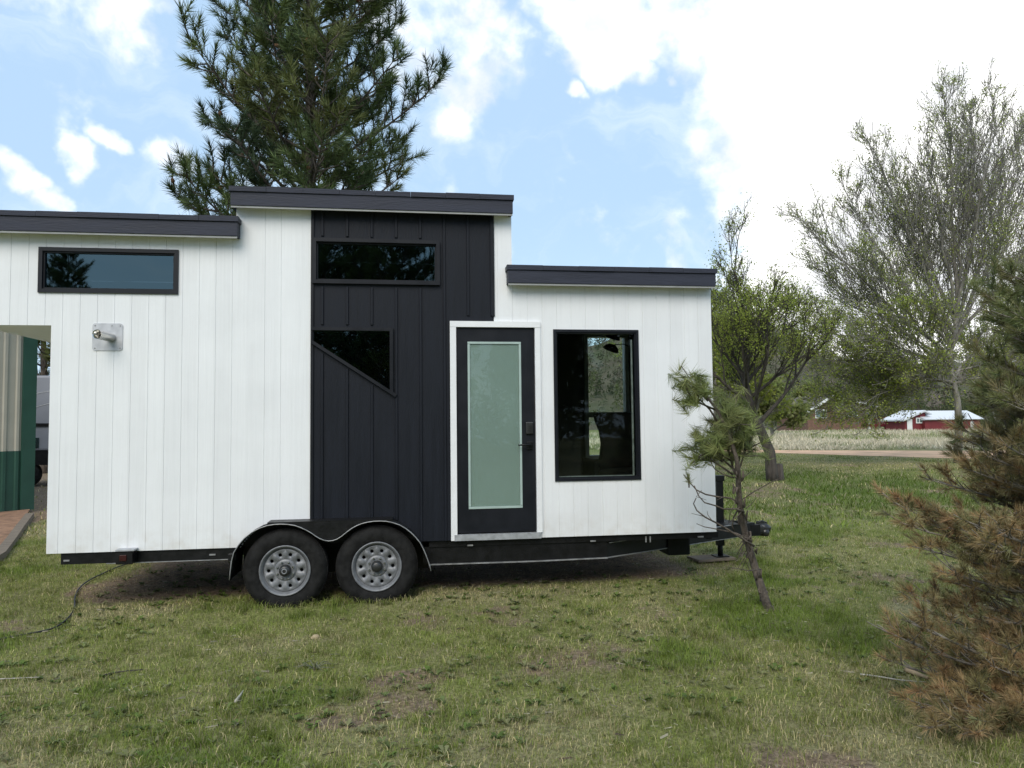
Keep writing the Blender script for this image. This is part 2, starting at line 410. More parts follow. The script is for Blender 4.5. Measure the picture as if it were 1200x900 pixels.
# dirt road across the field
def road_pts(y_top, y_bot):
    return [(G(x, y_top(x)), G(x, y_bot(x))) for x in range(760, 1500, 20)]
rp = road_pts(lambda x: 527.5-(900-x)*.004-(x > 1100)*(x-1100)*.012, lambda x: 530.5+(x-900)*.031)
rx = MB()
for i, ((a, b), (c, e)) in enumerate(zip(rp, rp[1:])):
    rx.add([(b.x, b.y, .006), (e.x, e.y, .006), (c.x, c.y, .006), (a.x, a.y, .006)], [(0, 1, 2, 3)])
M['road'] = mat('dirt_road', (.66, .41, .25), .95, var=.22, vscale=.9, bump=.03, bscale=3)
tag(rx.build('dirt_road', M['road']), kind='structure')

# ---------------------------------------------------------------- grass
def blades(name, n, sampler, hmin, hmax, w, bend, dens_pow=1.0, colf=None):
    x, y = sampler(n)
    ba, lu, st = masks(x, y)
    keep = rng.random(len(x)) < (1-.85*ba)*(.55+.45*np.clip(lu+.8*fbm(x*4, y*4, 91, 3), 0, 1))
    tyr = (np.abs(y+.06) < .12) & ((np.abs(x+1.105) < .26) | (np.abs(x+.262) < .26))
    und = (y > .25) & (y < 2.4) & (x > -3.0) & (x < 3.1)
    qx, qy = px_of(x, y); keep &= ~((qx > 850) & (qy < 530.5+(qx-900)*.031+.6) & (y > 8)); keep &= ~tyr; keep &= ~(und & (rng.random(len(x)) < .9))
    x, y, ba, lu, st = x[keep], y[keep], ba[keep], lu[keep], st[keep]; k = len(x)
    z = gz(x, y)
    clump = fbm(x*5, y*5, 201, 3)
    h = (hmin+(hmax-hmin)*rng.random(k)**1.6)*(.55+.75*clump)*(1+.75*lu)*(1-.25*st)
    frt = (y > -.46) & (y < -.17) & (x > -1.55) & (x < .2); h = np.where(frt, h*1.3+.025*rng.random(k), h)
    a = rng.random(k)*2*np.pi; ln = bend*(.3+rng.random(k)*1.1); a2 = rng.random(k)*2*np.pi
    ww = w*(.6+.8*rng.random(k))
    dx, dy = np.cos(a)*ww, np.sin(a)*ww
    V = np.empty((k, 5, 3))
    V[:, 0] = np.stack([x-dx, y-dy, z-.004], 1); V[:, 1] = np.stack([x+dx, y+dy, z-.004], 1)
    mx, my = x+np.cos(a2)*ln*h*.35, y+np.sin(a2)*ln*h*.35
    V[:, 2] = np.stack([mx+dx*.7, my+dy*.7, z+h*.62], 1); V[:, 3] = np.stack([mx-dx*.7, my-dy*.7, z+h*.62], 1)
    V[:, 4] = np.stack([x+np.cos(a2)*ln*h, y+np.sin(a2)*ln*h, z+h*(1-.25*np.minimum(ln, 1.5))], 1)
    o = np.arange(k)[:, None]*5
    T = np.concatenate([o+np.array([[0, 1, 2]]), o+np.array([[0, 2, 3]]), o+np.array([[3, 2, 4]])], 0)
    g = np.array([[.135, .185, .030]]); g2 = np.array([[.240, .270, .075]]); lush = np.array([[.115, .185, .024]]); stc = np.array([[.56, .49, .29]]); gr = np.array([[.24, .215, .150]])
    t = rng.random((k, 1)); col = g*(1-t)+g2*t
    col = col*(1-lu[:, None]*.85)+lush*lu[:, None]*.85*(.8+.5*t)
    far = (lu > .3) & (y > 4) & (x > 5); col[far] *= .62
    ps = np.clip(.11+.58*st-.25*lu+.25*ba, 0, .9); dry = rng.random(k) < ps
    col[dry] = (stc*(.55+.6*rng.random((dry.sum(), 1))))
    grey = (~dry) & (rng.random(k) < .10); col[grey] = gr
    col *= np.array([[1.16, 1.13, 1.0]])*(.74+.5*rng.random((k, 1)))*(colf or 1.0)*(.8+.4*fbm(x*2.3, y*2.3, 301, 3)[:, None])
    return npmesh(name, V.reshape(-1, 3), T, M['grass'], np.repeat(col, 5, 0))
def frustum(d0, d1, pw=1.0, half=.76):
    def f(n):
        # uniform over the ground the photograph sees between depths d0 and d1, thinned with distance
        u = rng.random(n); dd = (d0**(2-pw) + u*(d1**(2-pw)-d0**(2-pw)))**(1/(2-pw)) if pw != 2 else d0*(d1/d0)**u
        lat = (rng.random(n)*2-1)*half*dd
        fx, fy = math.sin(YAW), math.cos(YAW)
        return CAM.x+dd*fx+lat*fy, CAM.y+dd*fy-lat*fx
    return f
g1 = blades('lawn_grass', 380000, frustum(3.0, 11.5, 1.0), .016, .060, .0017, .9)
def tussock(n):
    cx, cy = frustum(3.0, 11.5, 1.0)(n//60); k = rng.integers(0, len(cx), n); s = .018+.035*rng.random(len(cx))
    return cx[k]+rng.normal(0, 1, n)*s[k], cy[k]+rng.normal(0, 1, n)*s[k]
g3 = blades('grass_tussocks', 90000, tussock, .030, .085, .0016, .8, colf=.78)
tag(g3, 'darker little tussocks of longer grass dotted over the lawn', 'grass', kind='stuff')
def weeds(n):
    x, y = frustum(3.0, 11, 1.0)(n); keep = fbm(x*.8, y*.8, 401, 3) > .5; x, y = x[keep], y[keep]; V = []; Cc = []
    for i in range(len(x)):
        k = rng.integers(6, 12); a = rng.random(k)*6.28; L = (.018+.035*rng.random())*(.6+.7*rng.random(k)); z = float(gz(x[i], y[i])); w = L*.22
        dx, dy = np.cos(a), np.sin(a); up = .3+.7*rng.random(k)
        b = np.stack([x[i]+dx*0, y[i]+dy*0, z+.004+0*dx], 1)
        m1 = np.stack([x[i]+dx*L*.6-dy*w, y[i]+dy*L*.6+dx*w, z+.01+L*.5*up], 1); m2 = np.stack([x[i]+dx*L*.6+dy*w, y[i]+dy*L*.6-dx*w, z+.01+L*.5*up], 1); e = np.stack([x[i]+dx*L, y[i]+dy*L, z+.008+L*.45*up], 1)
        V.append(np.stack([b, m1, e, m2], 1).reshape(-1, 3)); c = np.array([(.10, .15, .03), (.14, .175, .055), (.21, .215, .095)][rng.integers(3)]); Cc.append(np.repeat(c*(.7+.6*rng.random((k, 1))), 4, 0))
    V = np.concatenate(V); return npmesh('lawn_weeds', V, np.arange(len(V)).reshape(-1, 4), M['grass'], np.concatenate(Cc), quads=True)
tag(weeds(2600), 'small broad leaved weeds growing low in the lawn', 'weeds', kind='stuff')
tag(g1, 'short patchy spring grass mixed with dry straw on the lawn', 'grass', kind='stuff')
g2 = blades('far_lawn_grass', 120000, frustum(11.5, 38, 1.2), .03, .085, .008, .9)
tag(g2, 'thin green grass on the far lawn towards the road', 'grass', kind='stuff')
# pale tall grass beyond the road
def verge(n):
    x, y = frustum(40, 110, 1.3)(n*2); px, py = px_of(x, y)
    ok = (px > 640) & (px < 1220) & (py < 527.5-(px > 1100)*(px-1100)*.012); return x[ok], y[ok]
def tall_grass(n):
    x, y = verge(n); k = len(x); pat = fbm(x*.12, y*.12, 5, 4)
    h = (.12+.42*rng.random(k)**1.5)*(.2+1.5*pat**1.5)*(1-.35*sstep(70, 100, y)); a = rng.random(k)*6.28; w = .030+.03*rng.random(k)
    V = np.empty((k, 3, 3)); dx, dy = np.cos(a)*w, np.sin(a)*w
    V[:, 0] = np.stack([x-dx, y-dy, 0*x], 1); V[:, 1] = np.stack([x+dx, y+dy, 0*x], 1); V[:, 2] = np.stack([x+rng.normal(0, .15, k), y+rng.normal(0, .15, k), h], 1)
    t = rng.random((k, 1)); col = np.array([[.66, .58, .43]])*(.70+.5*t); gm = sstep(.46, .60, fbm(x*.14+7, y*.06, 15, 4))[:, None]*(rng.random((k, 1)) < .75); col = col*(1-gm)+np.array([[.24, .27, .12]])*gm
    return npmesh('meadow_grass', V.reshape(-1, 3), np.arange(k*3).reshape(-1, 3), M['grass'], np.repeat(col, 3, 0))
tag(tall_grass(60000), 'tall pale dry grass in the meadow beyond the dirt road', 'grass', kind='stuff')
# dead needles and twigs scattered on the lawn
def litter(n):
    x, y = frustum(3.0, 12, 1.0)(n); k = len(x); z = gz(x, y)+.008+.02*rng.random(k)
    a = rng.random(k)*6.28; L = .008+.026*rng.random(k)**2.5; w = .0007+.0007*rng.random(k)
    dx, dy = np.cos(a), np.sin(a); V = np.empty((k, 4, 3))
    for i, (s, q) in enumerate(((-1, -1), (1, -1), (1, 1), (-1, 1))):
        V[:, i] = np.stack([x+dx*L*s-dy*w*q, y+dy*L*s+dx*w*q, z+s*L*rng.normal(0, .12, k)], 1)
    col = np.where(rng.random((k, 1)) < .55, np.array([[.40, .36, .27]]), np.array([[.10, .075, .055]]))*(.6+.7*rng.random((k, 1)))
    return npmesh('straw_litter', V.reshape(-1, 3), np.arange(k*4).reshape(-1, 4), M['grass'], np.repeat(col, 4, 0), quads=True)
tag(litter(6000), 'loose straw and twig litter strewn over the lawn', 'litter', kind='stuff')
# ================================================================== THE TINY HOUSE ON ITS TRAILER
house = empty('tiny_house', (0, 1.2, 0), 'white and black tiny house on a twin axle trailer with stepped flat roofs', 'tiny house')
ZB = .517                      # bottom of the boards
XL, XLL, XR = -3.226, -3.888, 3.168
Z_OV = 2.60                    # underside of the overhanging loft
Z_L, Z_U, Z_R = 3.47, 3.77, 3.07     # wall tops under the three roofs
XS1, XS2 = -1.60, 1.066              # steps of the roofline
XK0, XK1 = -.894, .879               # black siding
DEP = 2.55
HW = {  # window openings x0,x1,z0,z1
 'loft': (-3.343, -2.119, 2.903, 3.326), 'black': (-.874, .322, 3.041, 3.452), 'picture': (1.480, 2.372, 1.068, 2.598)}
DOOR = (.440, 1.300, .560, 2.672)
# fender outline (px on the photograph -> x,z in the plane of the lip)
fpx = [(63,398),(66,365),(71,325),(80,290),(97,262),(120,235),(150,211),(180,195),(210,185),(240,180),(265,179),(290,180),(317,184),(340,192),(362,202),(380,212),(400,226),(415,235),(432,242),(450,245),(468,243),(485,237),(503,225),(520,211),(540,196),(560,185),(580,177),(600,172),(625,168),(650,167),(675,168),(700,173),(727,182),(750,195),(772,212),(790,230),(807,251),(820,275),(830,298),(838,320),(845,341),(850,362)]
FEN = [(lambda v: (v.x, v.z))(P(250+a*.3, 560+b*.3, -.20)) for a, b in fpx]
FX0, FX1 = FEN[3][0], FEN[-3][0]
def fen_z(x):
    best = 0
    for (xa, za), (xb, zb) in zip(FEN, FEN[1:]):
        if xa <= x <= xb: return za + (zb-za)*(x-xa)/(xb-xa+1e-9)
    return best
def cols(x0, x1, step, top, bottom, holes, fine=None, align=0.0):
    """columns of a wall: (xa, xb, board edge left?, right?, intervals)"""
    br = {x0, x1}; edges = set()
    k = math.floor((x0-align)/step)+1
    while align+k*step < x1-1e-4:
        e = round(align+k*step, 5); br.add(e); edges.add(e); k += 1
    for h in holes:
        for e in h[:2]:
            if x0 < e < x1: br.add(e)
    for e in (XS1, XS2, XL):
        if x0 < e < x1: br.add(e)
    if fine:
        a, b, st = fine; q = a
        while q < b:
            if x0 < q < x1: br.add(round(q, 5))
            q += st
    br = sorted(br); br = [b for i, b in enumerate(br) if i == 0 or b-br[i-1] > 1e-4]
    out = []
    for xa, xb in zip(br, br[1:]):
        xm = (xa+xb)/2; iv = [(bottom(xm), top(xm))]
        for h in holes:
            if h[0] < xm < h[1]:
                nv = []
                for a, b in iv:
                    if h[3] <= a or h[2] >= b: nv.append((a, b)); continue
                    if h[2] > a: nv.append((a, h[2]))
                    if h[3] < b: nv.append((h[3], b))
                iv = nv
        out.append((xa, xb, xa in edges or xa == x0, xb in edges or xb == x1, [q for q in iv if q[1]-q[0] > .004]))
    return out
def top_w(x): return Z_L if x < XS1 else (Z_U if x < XS2 else Z_R)
def bot_w(x):
    if x < XL: return Z_OV
    if FX0 < x < FX1: return max(ZB, fen_z(x)-.012)
    return ZB
holes = [HW['loft'], HW['picture'], DOOR]
wb = MB()
def boards(x0, x1):
    for xa, xb, el, er, iv in cols(x0, x1, .15, top_w, bot_w, holes, (FX0, FX1, .018), .02):
        gl, gr = (.0026 if el else 0), (.0026 if er else 0)
        for z0, z1 in iv:
            pts = [(xa, .03), (xa, .0045 if el else 0)] + ([(xa+gl, 0)] if el else []) + ([(xb-gr, 0)] if er else []) + [(xb, .0045 if er else 0), (xb, .03)]
            n = len(pts)
            vsx = [(p[0], p[1], z0) for p in pts] + [(p[0], p[1], z1) for p in pts]
            fs = [tuple(range(n)), tuple(range(2*n-1, n-1, -1))] + [(i, n+i, n+(i+1) % n, (i+1) % n) for i in range(n)]
            wb.add(vsx, fs)
boards(XLL, XK0); wb.build('board_wall', M['white'], house); wb = MB(); boards(XK1, XR)
wb.build('board_wall', M['white'], house)
# --- black board and batten
def tri_low(x):  return 2.464 + (x-XK0)*(1.966-2.464)/(-.132-XK0)
ks = MB()
kh = [HW['black'], DOOR]
seg = []
for xa, xb, el, er, iv in cols(XK0, XK1, .236, lambda x: Z_U, lambda x: ZB if not (FX0 < x < FX1) else max(ZB, fen_z(x)-.012), kh, (XK0, .42, .018), XK0+.1):
    for z0, z1 in iv:
        if xb <= -.131 and z0 < 2.0 and z1 > 2.59:
            seg += [(xa, xb, z0, tri_low((xa+xb)/2)), (xa, xb, 2.588, z1)]
        elif xb <= -.131 and z0 < 2.0 and z1 > 2.5: seg += [(xa, xb, z0, tri_low((xa+xb)/2)), (xa, xb, 2.588, z1)]
        else: seg.append((xa, xb, z0, z1))
for xa, xb, z0, z1 in seg:
    if z1-z0 > .003: ks.box((xa, .004, z0), (xb, .034, z1))
x = XK0+.1
while x < XK1-.02:
    a, b = x-.014, x+.014
    ivs = [(ZB if not (FX0 < x < FX1) else max(ZB, fen_z(x)+.01), Z_U-.03)]
    for h in [(HW['black'][0]-.045, HW['black'][1]+.045, HW['black'][2]-.045, HW['black'][3]+.045), (DOOR[0]-.01, DOOR[1], DOOR[2]-.2, DOOR[3]+.06)]:
        nv = []
        for p, q in ivs:
            if not (h[0] < x < h[1]): nv.append((p, q)); continue
            if h[2] > p: nv.append((p, h[2]))
            if h[3] < q: nv.append((h[3], q))
        ivs = nv
    if x < -.09:
        nv = []
        for p, q in ivs:
            if p < 2.0 < q: nv += [(p, tri_low(x)-.05), (2.63, q)]
            else: nv.append((p, q))
        ivs = nv
    for p, q in ivs: ks.prism([(a, .005), (a+.004, -.012), (b-.004, -.012), (b, .005)], 'z', p, q)
    x += .236
ks.build('black_batten_wall', M['black_siding'], house)
# corner boards of the black siding
MB().box((XK0-.008, -.014, .74), (XK0+.018, .02, Z_U-.02)).build('corner_strip', M['black_trim'], house)
MB().box((XK1-.020, -.014, DOOR[3]+.05), (XK1+.008, .02, Z_U-.02)).build('corner_strip', M['black_trim'], house)
# --- inner lining, floor, ends, back wall (seen through the glass)
li = MB()
trih = (-.89, -.131, 2.2, 2.588)
for xa, xb, el, er, iv in cols(XL+.05, XR-.05, 3.0, lambda x: top_w(x)-.02, lambda x: ZB+.02, [HW['loft'], HW['picture'], HW['black'], DOOR, trih]):
    for z0, z1 in iv: li.box((xa, .075, z0), (xb, .10, z1))
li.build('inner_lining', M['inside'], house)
BK = (2.40, 3.02, 1.16, 2.86)      # window in the far wall
bw = MB(); bi = MB()
for xa, xb, el, er, iv in cols(XLL, XR, 3.0, top_w, lambda x: Z_OV if x < XL else ZB, [BK]):
    for z0, z1 in iv: bw.box((xa, DEP-.05, z0), (xb, DEP, z1)); bi.box((xa+.001, DEP-.08, z0), (xb-.001, DEP-.052, z1))
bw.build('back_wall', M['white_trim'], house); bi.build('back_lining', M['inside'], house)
MB().box((XR-.04, .031, ZB), (XR-.001, DEP-.051, Z_R)).build('end_wall', M['white_trim'], house)
MB().box((XL+.001, .031, ZB), (XL+.04, DEP-.051, Z_OV-.003)).build('end_wall', M['white_trim'], house)
MB().box((XLL+.001, .031, Z_OV), (XLL+.04, DEP-.051, Z_L)).build('end_wall', M['white_trim'], house)
MB().box((XS1, .031, Z_L-.02), (XS1+.04, DEP-.051, Z_U)).build('step_wall', M['white_trim'], house)
MB().box((XS2-.04, .031, Z_R-.02), (XS2-.001, DEP-.051, Z_U)).build('step_wall', M['white_trim'], house)
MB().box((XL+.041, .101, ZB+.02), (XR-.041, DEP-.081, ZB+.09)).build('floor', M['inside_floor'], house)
# underside of the overhanging loft
MB().box((XLL+.041, .032, Z_OV+.003), (XL-.001, DEP-.051, Z_OV+.03)).build('loft_soffit', M['white_trim'], house)
# partition and loft floor inside
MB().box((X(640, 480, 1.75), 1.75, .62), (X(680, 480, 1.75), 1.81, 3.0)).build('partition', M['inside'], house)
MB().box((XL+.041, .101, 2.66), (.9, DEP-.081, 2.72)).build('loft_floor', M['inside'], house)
M['frieze'] = mat('grey_trim', (.36, .36, .355), .7, var=.1)
# --- roofs: fascia board, drip edge of shingle, thin soffit return
def roof(x0, x1, z0, z1, name='roof'):
    y0, y1 = -.13, DEP+.10
    b = MB(); b.box((x0, y0, z0), (x1, y0+.028, z1-.058), .003); b.box((x0, y0+.0285, z0+.001), (x0+.028, y1, z1-.06)); b.box((x1-.028, y0+.0285, z0+.001), (x1, y1, z1-.06))
    f = b.build(name, M['fascia'], house)
    sh = MB(); n = max(4, int((x1-x0)/.33)); xs = [x0-.012+(x1-x0+.024)*i/n for i in range(n+1)]
    for a, c in zip(xs, xs[1:]):
        j = rnd.uniform(-.004, .004); k = rnd.uniform(-.004, .003)
        sh.prism([(y0-.014+j, z1-.057), (y0-.016+j, z1-.008+k), (y1, z1-.010-.03), (y1, z1-.065)], 'x', a, c-.002)
    for o in (f,): 
        sh.build('shingle_edge', M['fascia'], None)
    s2 = bpy.data.objects[-1] if False else None
    so_ = MB(); so_.box((x0+.029, y0+.029, z0+.012), (x1-.029, -.001, z0+.03)); so_.box((x0+.029, DEP+.001, z0+.012), (x1-.029, y1-.01, z0+.03))
    so_.box((x0+.029, -.001, z0+.05), (x1-.029, DEP, z1-.07))
    so_.build('soffit', M['soffit'], None)
    fr = MB(); fr.box((x0+.003, y0+.010, z0-.020), (x1-.003, y0+.026, z0-.0006), .002); fr.build('frieze_board', M['frieze'], None)
    for o in list(C.objects)[-3:]: attach(o, f)
    return f
roof(XLL-.12, -1.563, 3.444, 3.636); roof(-1.627, 1.064, 3.738, 3.927); roof(1.010, 3.170, 3.043, 3.230)

# --- windows
def window(x0, x1, z0, z1, fw_=.035, prot=.016, gm='glass_dark', inset=.0, mat_f='black_trim'):
    f = MB()
    for a, b in (((x0, z0), (x1, z0+fw_)), ((x0, z1-fw_), (x1, z1)), ((x0, z0+fw_), (x0+fw_, z1-fw_)), ((x1-fw_, z0+fw_), (x1, z1-fw_))):
        f.box((a[0], -prot, a[1]), (b[0], .10, b[1]))
    for a, b in (((x0+fw_, z0+fw_), (x1-fw_, z0+fw_+.014)), ((x0+fw_, z1-fw_-.014), (x1-fw_, z1-fw_)), ((x0+fw_, z0+fw_+.014), (x0+fw_+.014, z1-fw_-.014)), ((x1-fw_-.014, z0+fw_+.014), (x1-fw_, z1-fw_-.014))):
        f.box((a[0], .004, a[1]), (b[0], .055, b[1]))
    o = f.build('window', M[mat_f], house)
    MB().box((x0+fw_+.002, .026, z0+fw_+.002), (x1-fw_-.002, .032, z1-fw_-.002)).build('pane', M[gm], o)
    return o
w1 = window(*HW['loft'], gm='glass_dark'); tag(w1, 'wide low loft window with a black frame in the white boards')
w2 = window(HW['black'][0]-.012, HW['black'][1]+.02, HW['black'][2]-.014, HW['black'][3]+.02, prot=.032); tag(w2, 'wide low window with a black frame high in the black siding')
w3 = window(HW['picture'][0], HW['picture'][1], HW['picture'][2], HW['picture'][3], fw_=.026, prot=.012, gm='glass'); tag(w3, 'tall picture window right of the door')
# grey inner sash lines of the picture window
sl_ = MB(); sl_.box((2.300, .036, 1.110), (2.316, .052, 2.50)); sl_.box((1.52, .036, 1.104), (2.300, .052, 1.116))
sl_.build('inner_sash', M['steel_and_glint'], w3)
# the far wall's window, with a rail across it
fb = MB(); M['grey_frame'] = mat('grey_window_frame', (.30, .31, .31), .5)
x0, x1, z0, z1 = BK
for a, b in (((x0, z0), (x1, z0+.05)), ((x0, z1-.05), (x1, z1)), ((x0, z0+.05), (x0+.05, z1-.05)), ((x1-.05, z0+.05), (x1, z1-.05)), ((x0+.05, 1.72), (x1-.05, 1.79))):
    fb.box((a[0], DEP-.12, a[1]), (b[0], DEP+.012, b[1]))
wbk = fb.build('window', M['grey_frame'], house); tag(wbk, 'window in the far wall seen through the picture window')
MB().box((x0+.052, DEP-.04, z0+.052), (x1-.052, DEP-.034, z1-.052)).build('pane', M['glass_clear'], wbk)
# triangular stair window
tf = MB()
A, B_, Cc, D_ = (XK0-.006, 2.600), (-.118, 2.598), (-.118, 1.935), (XK0-.006, 2.448)
def bar(mb, p, q, w, y0, y1):
    p = Vector((p[0], 0, p[1])); q = Vector((q[0], 0, q[1])); dd = (q-p).normalized(); nn = Vector((-dd.z, 0, dd.x))*w
    pts = [(p.x, p.z), (q.x, q.z), (q.x+nn.x, q.z+nn.z), (p.x+nn.x, p.z+nn.z)]
    mb.prism(pts, 'y', y0, y1)
bar(tf, A, B_, -.030, -.030, .10); bar(tf, (B_[0], B_[1]-.03), (Cc[0], Cc[1]+.02), -.032, -.029, .10); bar(tf, D_, (Cc[0]+.02, Cc[1]-.013), .030, -.031, .10); bar(tf, (A[0]+.001, D_[1]), (A[0]+.001, A[1]-.03), -.016, -.028, .10)
tw = tf.build('window', M['black_trim'], house); tag(tw, 'triangular stair window with a sloping sill in the black siding')
MB().prism([(XK0+.004, 2.585), (-.135, 2.585), (-.135, 1.985), (XK0+.004, 2.462)], 'y', .026, .032).build('pane', M['glass_dark'], tw)

# --- door
dc = MB()
dc.box((.438, -.022, .516), (.4985, .06, 2.613)).box((.438, -.024, 2.6135), (1.345, .06, 2.672)).box((1.290, -.020, .573), (1.345, .06, 2.613))
dc.build('door_casing', M['white_trim'], house)
MB().box((.470, -.028, .514), (1.330, .06, .572)).build('door_sill', M['galv'], house)
dr = MB(); gx0, gx1, gz0, gz1 = .612, 1.150, .815, 2.470
for a, b in (((.506, .584), (gx0, 2.605)), ((gx1, .584), (1.282, 2.605)), ((gx0, .584), (gx1, gz0)), ((gx0, gz1), (gx1, 2.605))):
    dr.box((a[0], .004, a[1]), (b[0], .048, b[1]))
door = dr.build('door', M['black_trim'], house); tag(door, 'black entrance door with a long frosted green glass panel')
dg = MB()
for a, b in (((gx0, gz0), (gx1, gz0+.024)), ((gx0, gz1-.024), (gx1, gz1)), ((gx0, gz0+.024), (gx0+.024, gz1-.024)), ((gx1-.024, gz0+.024), (gx1, gz1-.024))):
    dg.box((a[0]+.001, -.004, a[1]+.001), (b[0]-.001, .03, b[1]-.001), .002)
dg.build('glass_frame', M['frosted_edge'], door)
MB().box((gx0+.025, .010, gz0+.025), (gx1-.025, .018, gz1-.025)).build('glass_panel', M['frosted'], door)
MB().box((gx0+.0245, .0015, gz0+.0245), (gx1-.0245, .0045, gz1-.0245)).build('outer_pane', M['glass_clear'], door)
hd = MB(); hd.box((1.196, -.014, 1.39), (1.256, .004, 1.47), .005); hd.tube([(1.226, -.012, 1.44), (1.226, -.06, 1.44)], .012, 10); hd.tube([(1.235, -.055, 1.44), (1.16, -.058, 1.44), (1.105, -.052, 1.437)], [.010, .009, .008], 8)
hd.build('handle', M['frame_black'], door)
kp = MB(); kp.box((1.190, -.022, 1.545), (1.262, .004, 1.665), .008)
for i in range(3):
    for j in range(3): kp.box((1.204+i*.016, -.025, 1.585+j*.018), (1.214+i*.016, -.0215, 1.597+j*.018))
kp.build('keypad_lock', M['hub'], door)

# --- vent with its square plate
pl = []
vx0, vx1, vz0, vz1 = -2.868, -2.604, 2.368, 2.622
for cx, cz, a0 in ((vx1-.025, vz1-.025, 0), (vx0+.025, vz1-.025, 90), (vx0+.025, vz0+.025, 180), (vx1-.025, vz0+.025, 270)):
    for k in range(5): a = R(a0+k*22.5); pl.append((cx+.025*math.cos(a), cz+.025*math.sin(a)))
vp = MB(); vp.prism(pl, 'y', -.007, .001)
plate = vp.build('vent_plate', M['galv'], house)
tip = P(115, 392, -.20); root_ = P(131, 396, -.004)
vt = MB(); pa, pb = Vector(root_), Vector(tip); dv = (pb-pa).normalized()
vt.tube([pa, pb, pb+dv*.02], [.040, .040, .043], 24, cap=False); vt.tube([pb+dv*.02, pb+dv*.012, pa], [.043, .034, .034], 24, cap=False)
vt.build('vent_pipe', M['chrome'], plate)
sc_ = MB()
for a, b in ((-2.845, 2.6), (-2.627, 2.6), (-2.845, 2.39), (-2.627, 2.39), (-2.70, 2.60)): MB().lathe([(0, -.010), (.006, -.0095), (.007, -.0065)], (a, 0, b), 'y', 10).build('screw', M['steel_and_glint'], plate)

# --- trailer: rails, outriggers, fenders, wheels
fr = MB()
fr.box((-3.110, .02, .412), (FX0-.02, .10, ZB-.004))                     # rear side rail
fr.box((FX1+.02, .035, .452), (3.20, .11, ZB-.006))                      # upper rail
main = [(FX1-.04, .455), (FX1-.04, .290), (1.28, .285), (2.02, .292), (2.02, .455)]
fr.prism(main, 'y', .05, .11)
fr.box((FX0-.5, .9, .30), (FX1+.6, 1.0, .46)).box((-3.1, 2.40, .41), (3.2, 2.48, ZB-.004))
for xx in (-3.0, -2.2, -1.5, .5, 1.3, 2.1, 3.1): fr.box((xx, .11, .43), (xx+.06, 2.40, ZB-.006))
fr.box((-3.1, .1005, ZB-.003), (3.15, 2.4, ZB+.018))                   # deck plate
frame = fr.build('trailer_frame', M['frame_black'], house)
ed = MB()                                                                # lower flanges, their highlight painted on as a pale strip
def flange(pts, w=.045, h=.010, y=.028):
    for (xa, za), (xb, zb) in zip(pts, pts[1:]): ed.prism([(xa, za-h), (xb, zb-h), (xb, zb), (xa, za)], 'y', y, y+w)
flange([(FX1+.03, .2895), (1.28, .2845), (2.02, .2915)])
ed.build('flange', M['steel_and_glint'], frame); ed = MB(); flange([(-2.72, .4115), (-1.62, .4115)], h=.007, y=.012)
ed.build('flange', M['steel_and_glint'], frame)
tg = MB()                                                               # A-frame tongue to the coupler
cp = Vector((4.16, 1.25, 0))
def rail(xa, ya, z0, z1, xb, yb, w, mb):
    a = Vector((xa, ya, 0)); b = Vector((xb, yb, 0)); dd = (b-a).normalized(); nn = Vector((-dd.y, dd.x, 0))*w
    mb.prism([(a.x, a.y), (b.x, b.y), (b.x+nn.x, b.y+nn.y), (a.x+nn.x, a.y+nn.y)], 'z', z0, z1)
rail(2.00, .055, .290, .430, cp.x, 1.17, .07, tg); rail(2.00, 2.445, .290, .430, cp.x, 1.33, -.07, tg)
tg.box((3.96, 1.13, .275), (4.21, 1.37, .405)); tg.box((3.62, .98, .4305), (3.90, 1.52, .440))
tongue = tg.build('tongue', M['frame_black'], house)
te = MB(); rail(2.02, .045, .2815, .2895, cp.x-.05, 1.155, .05, te); te.build('flange', M['steel_and_glint'], tongue)  # pale strips paint the highlight along the tongue rail
te = MB(); rail(2.05, .050, .4305, .4365, 3.9, 1.04, .02, te); te.build('flange', M['steel_and_glint'], tongue)
cpl = MB(); ox, oz = -.14, -.065
cpl.box((4.30+ox, 1.17, .355+oz), (4.42+ox, 1.33, .455+oz), .02); cpl.tube([(4.38+ox, 1.25, .42+oz), (4.47+ox, 1.25, .415+oz), (4.52+ox, 1.25, .395+oz)], [.055, .06, .045], 14); cpl.lathe([(0, -.08), (.05, -.08), (.06, -.05), (.06, 0), (0, 0.01)], (4.46+ox, 1.25, .40+oz), 'z', 18)
cpl.box((4.36+ox, 1.235, .455+oz), (4.46+ox, 1.265, .492+oz), .006); cpl.tube([(4.36+ox, 1.25, .49+oz), (4.44+ox, 1.25, .50+oz), (4.50+ox, 1.25, .47+oz)], .009, 8)
cpl.build('coupler', M['hub'], house)
for xx in (-1.105, -.262): MB().tube([(xx, .02, .32), (xx, 2.48, .32)], .045, 12).build('axle', M['frame_black'], house)
jk = MB(); jk.box((3.705, 1.20, .16), (3.785, 1.28, .96)); jk.box((3.69, 1.185, .93), (3.80, 1.295, 1.0), .01); jk.tube([(3.745, 1.24, .02), (3.745, 1.24, .2)], .032, 14)
jk.tube([(3.745, 1.29, .965), (3.745, 1.40, .965), (3.745, 1.41, 1.0), (3.745, 1.41, 1.06)], .009, 8)
jack = jk.build('jack', M['frame_black'], house)
MB().box((3.665, 1.16, .030), (3.825, 1.32, .042)).build('foot_plate', M['frame_black'], jack)
sp = MB(); sp.box((X(783, 645, .45), .45, Z(790, 651, .45)), (X(809, 645, .45), .75, .40), .015); sp.build('battery_box', M['frame_black'], house)
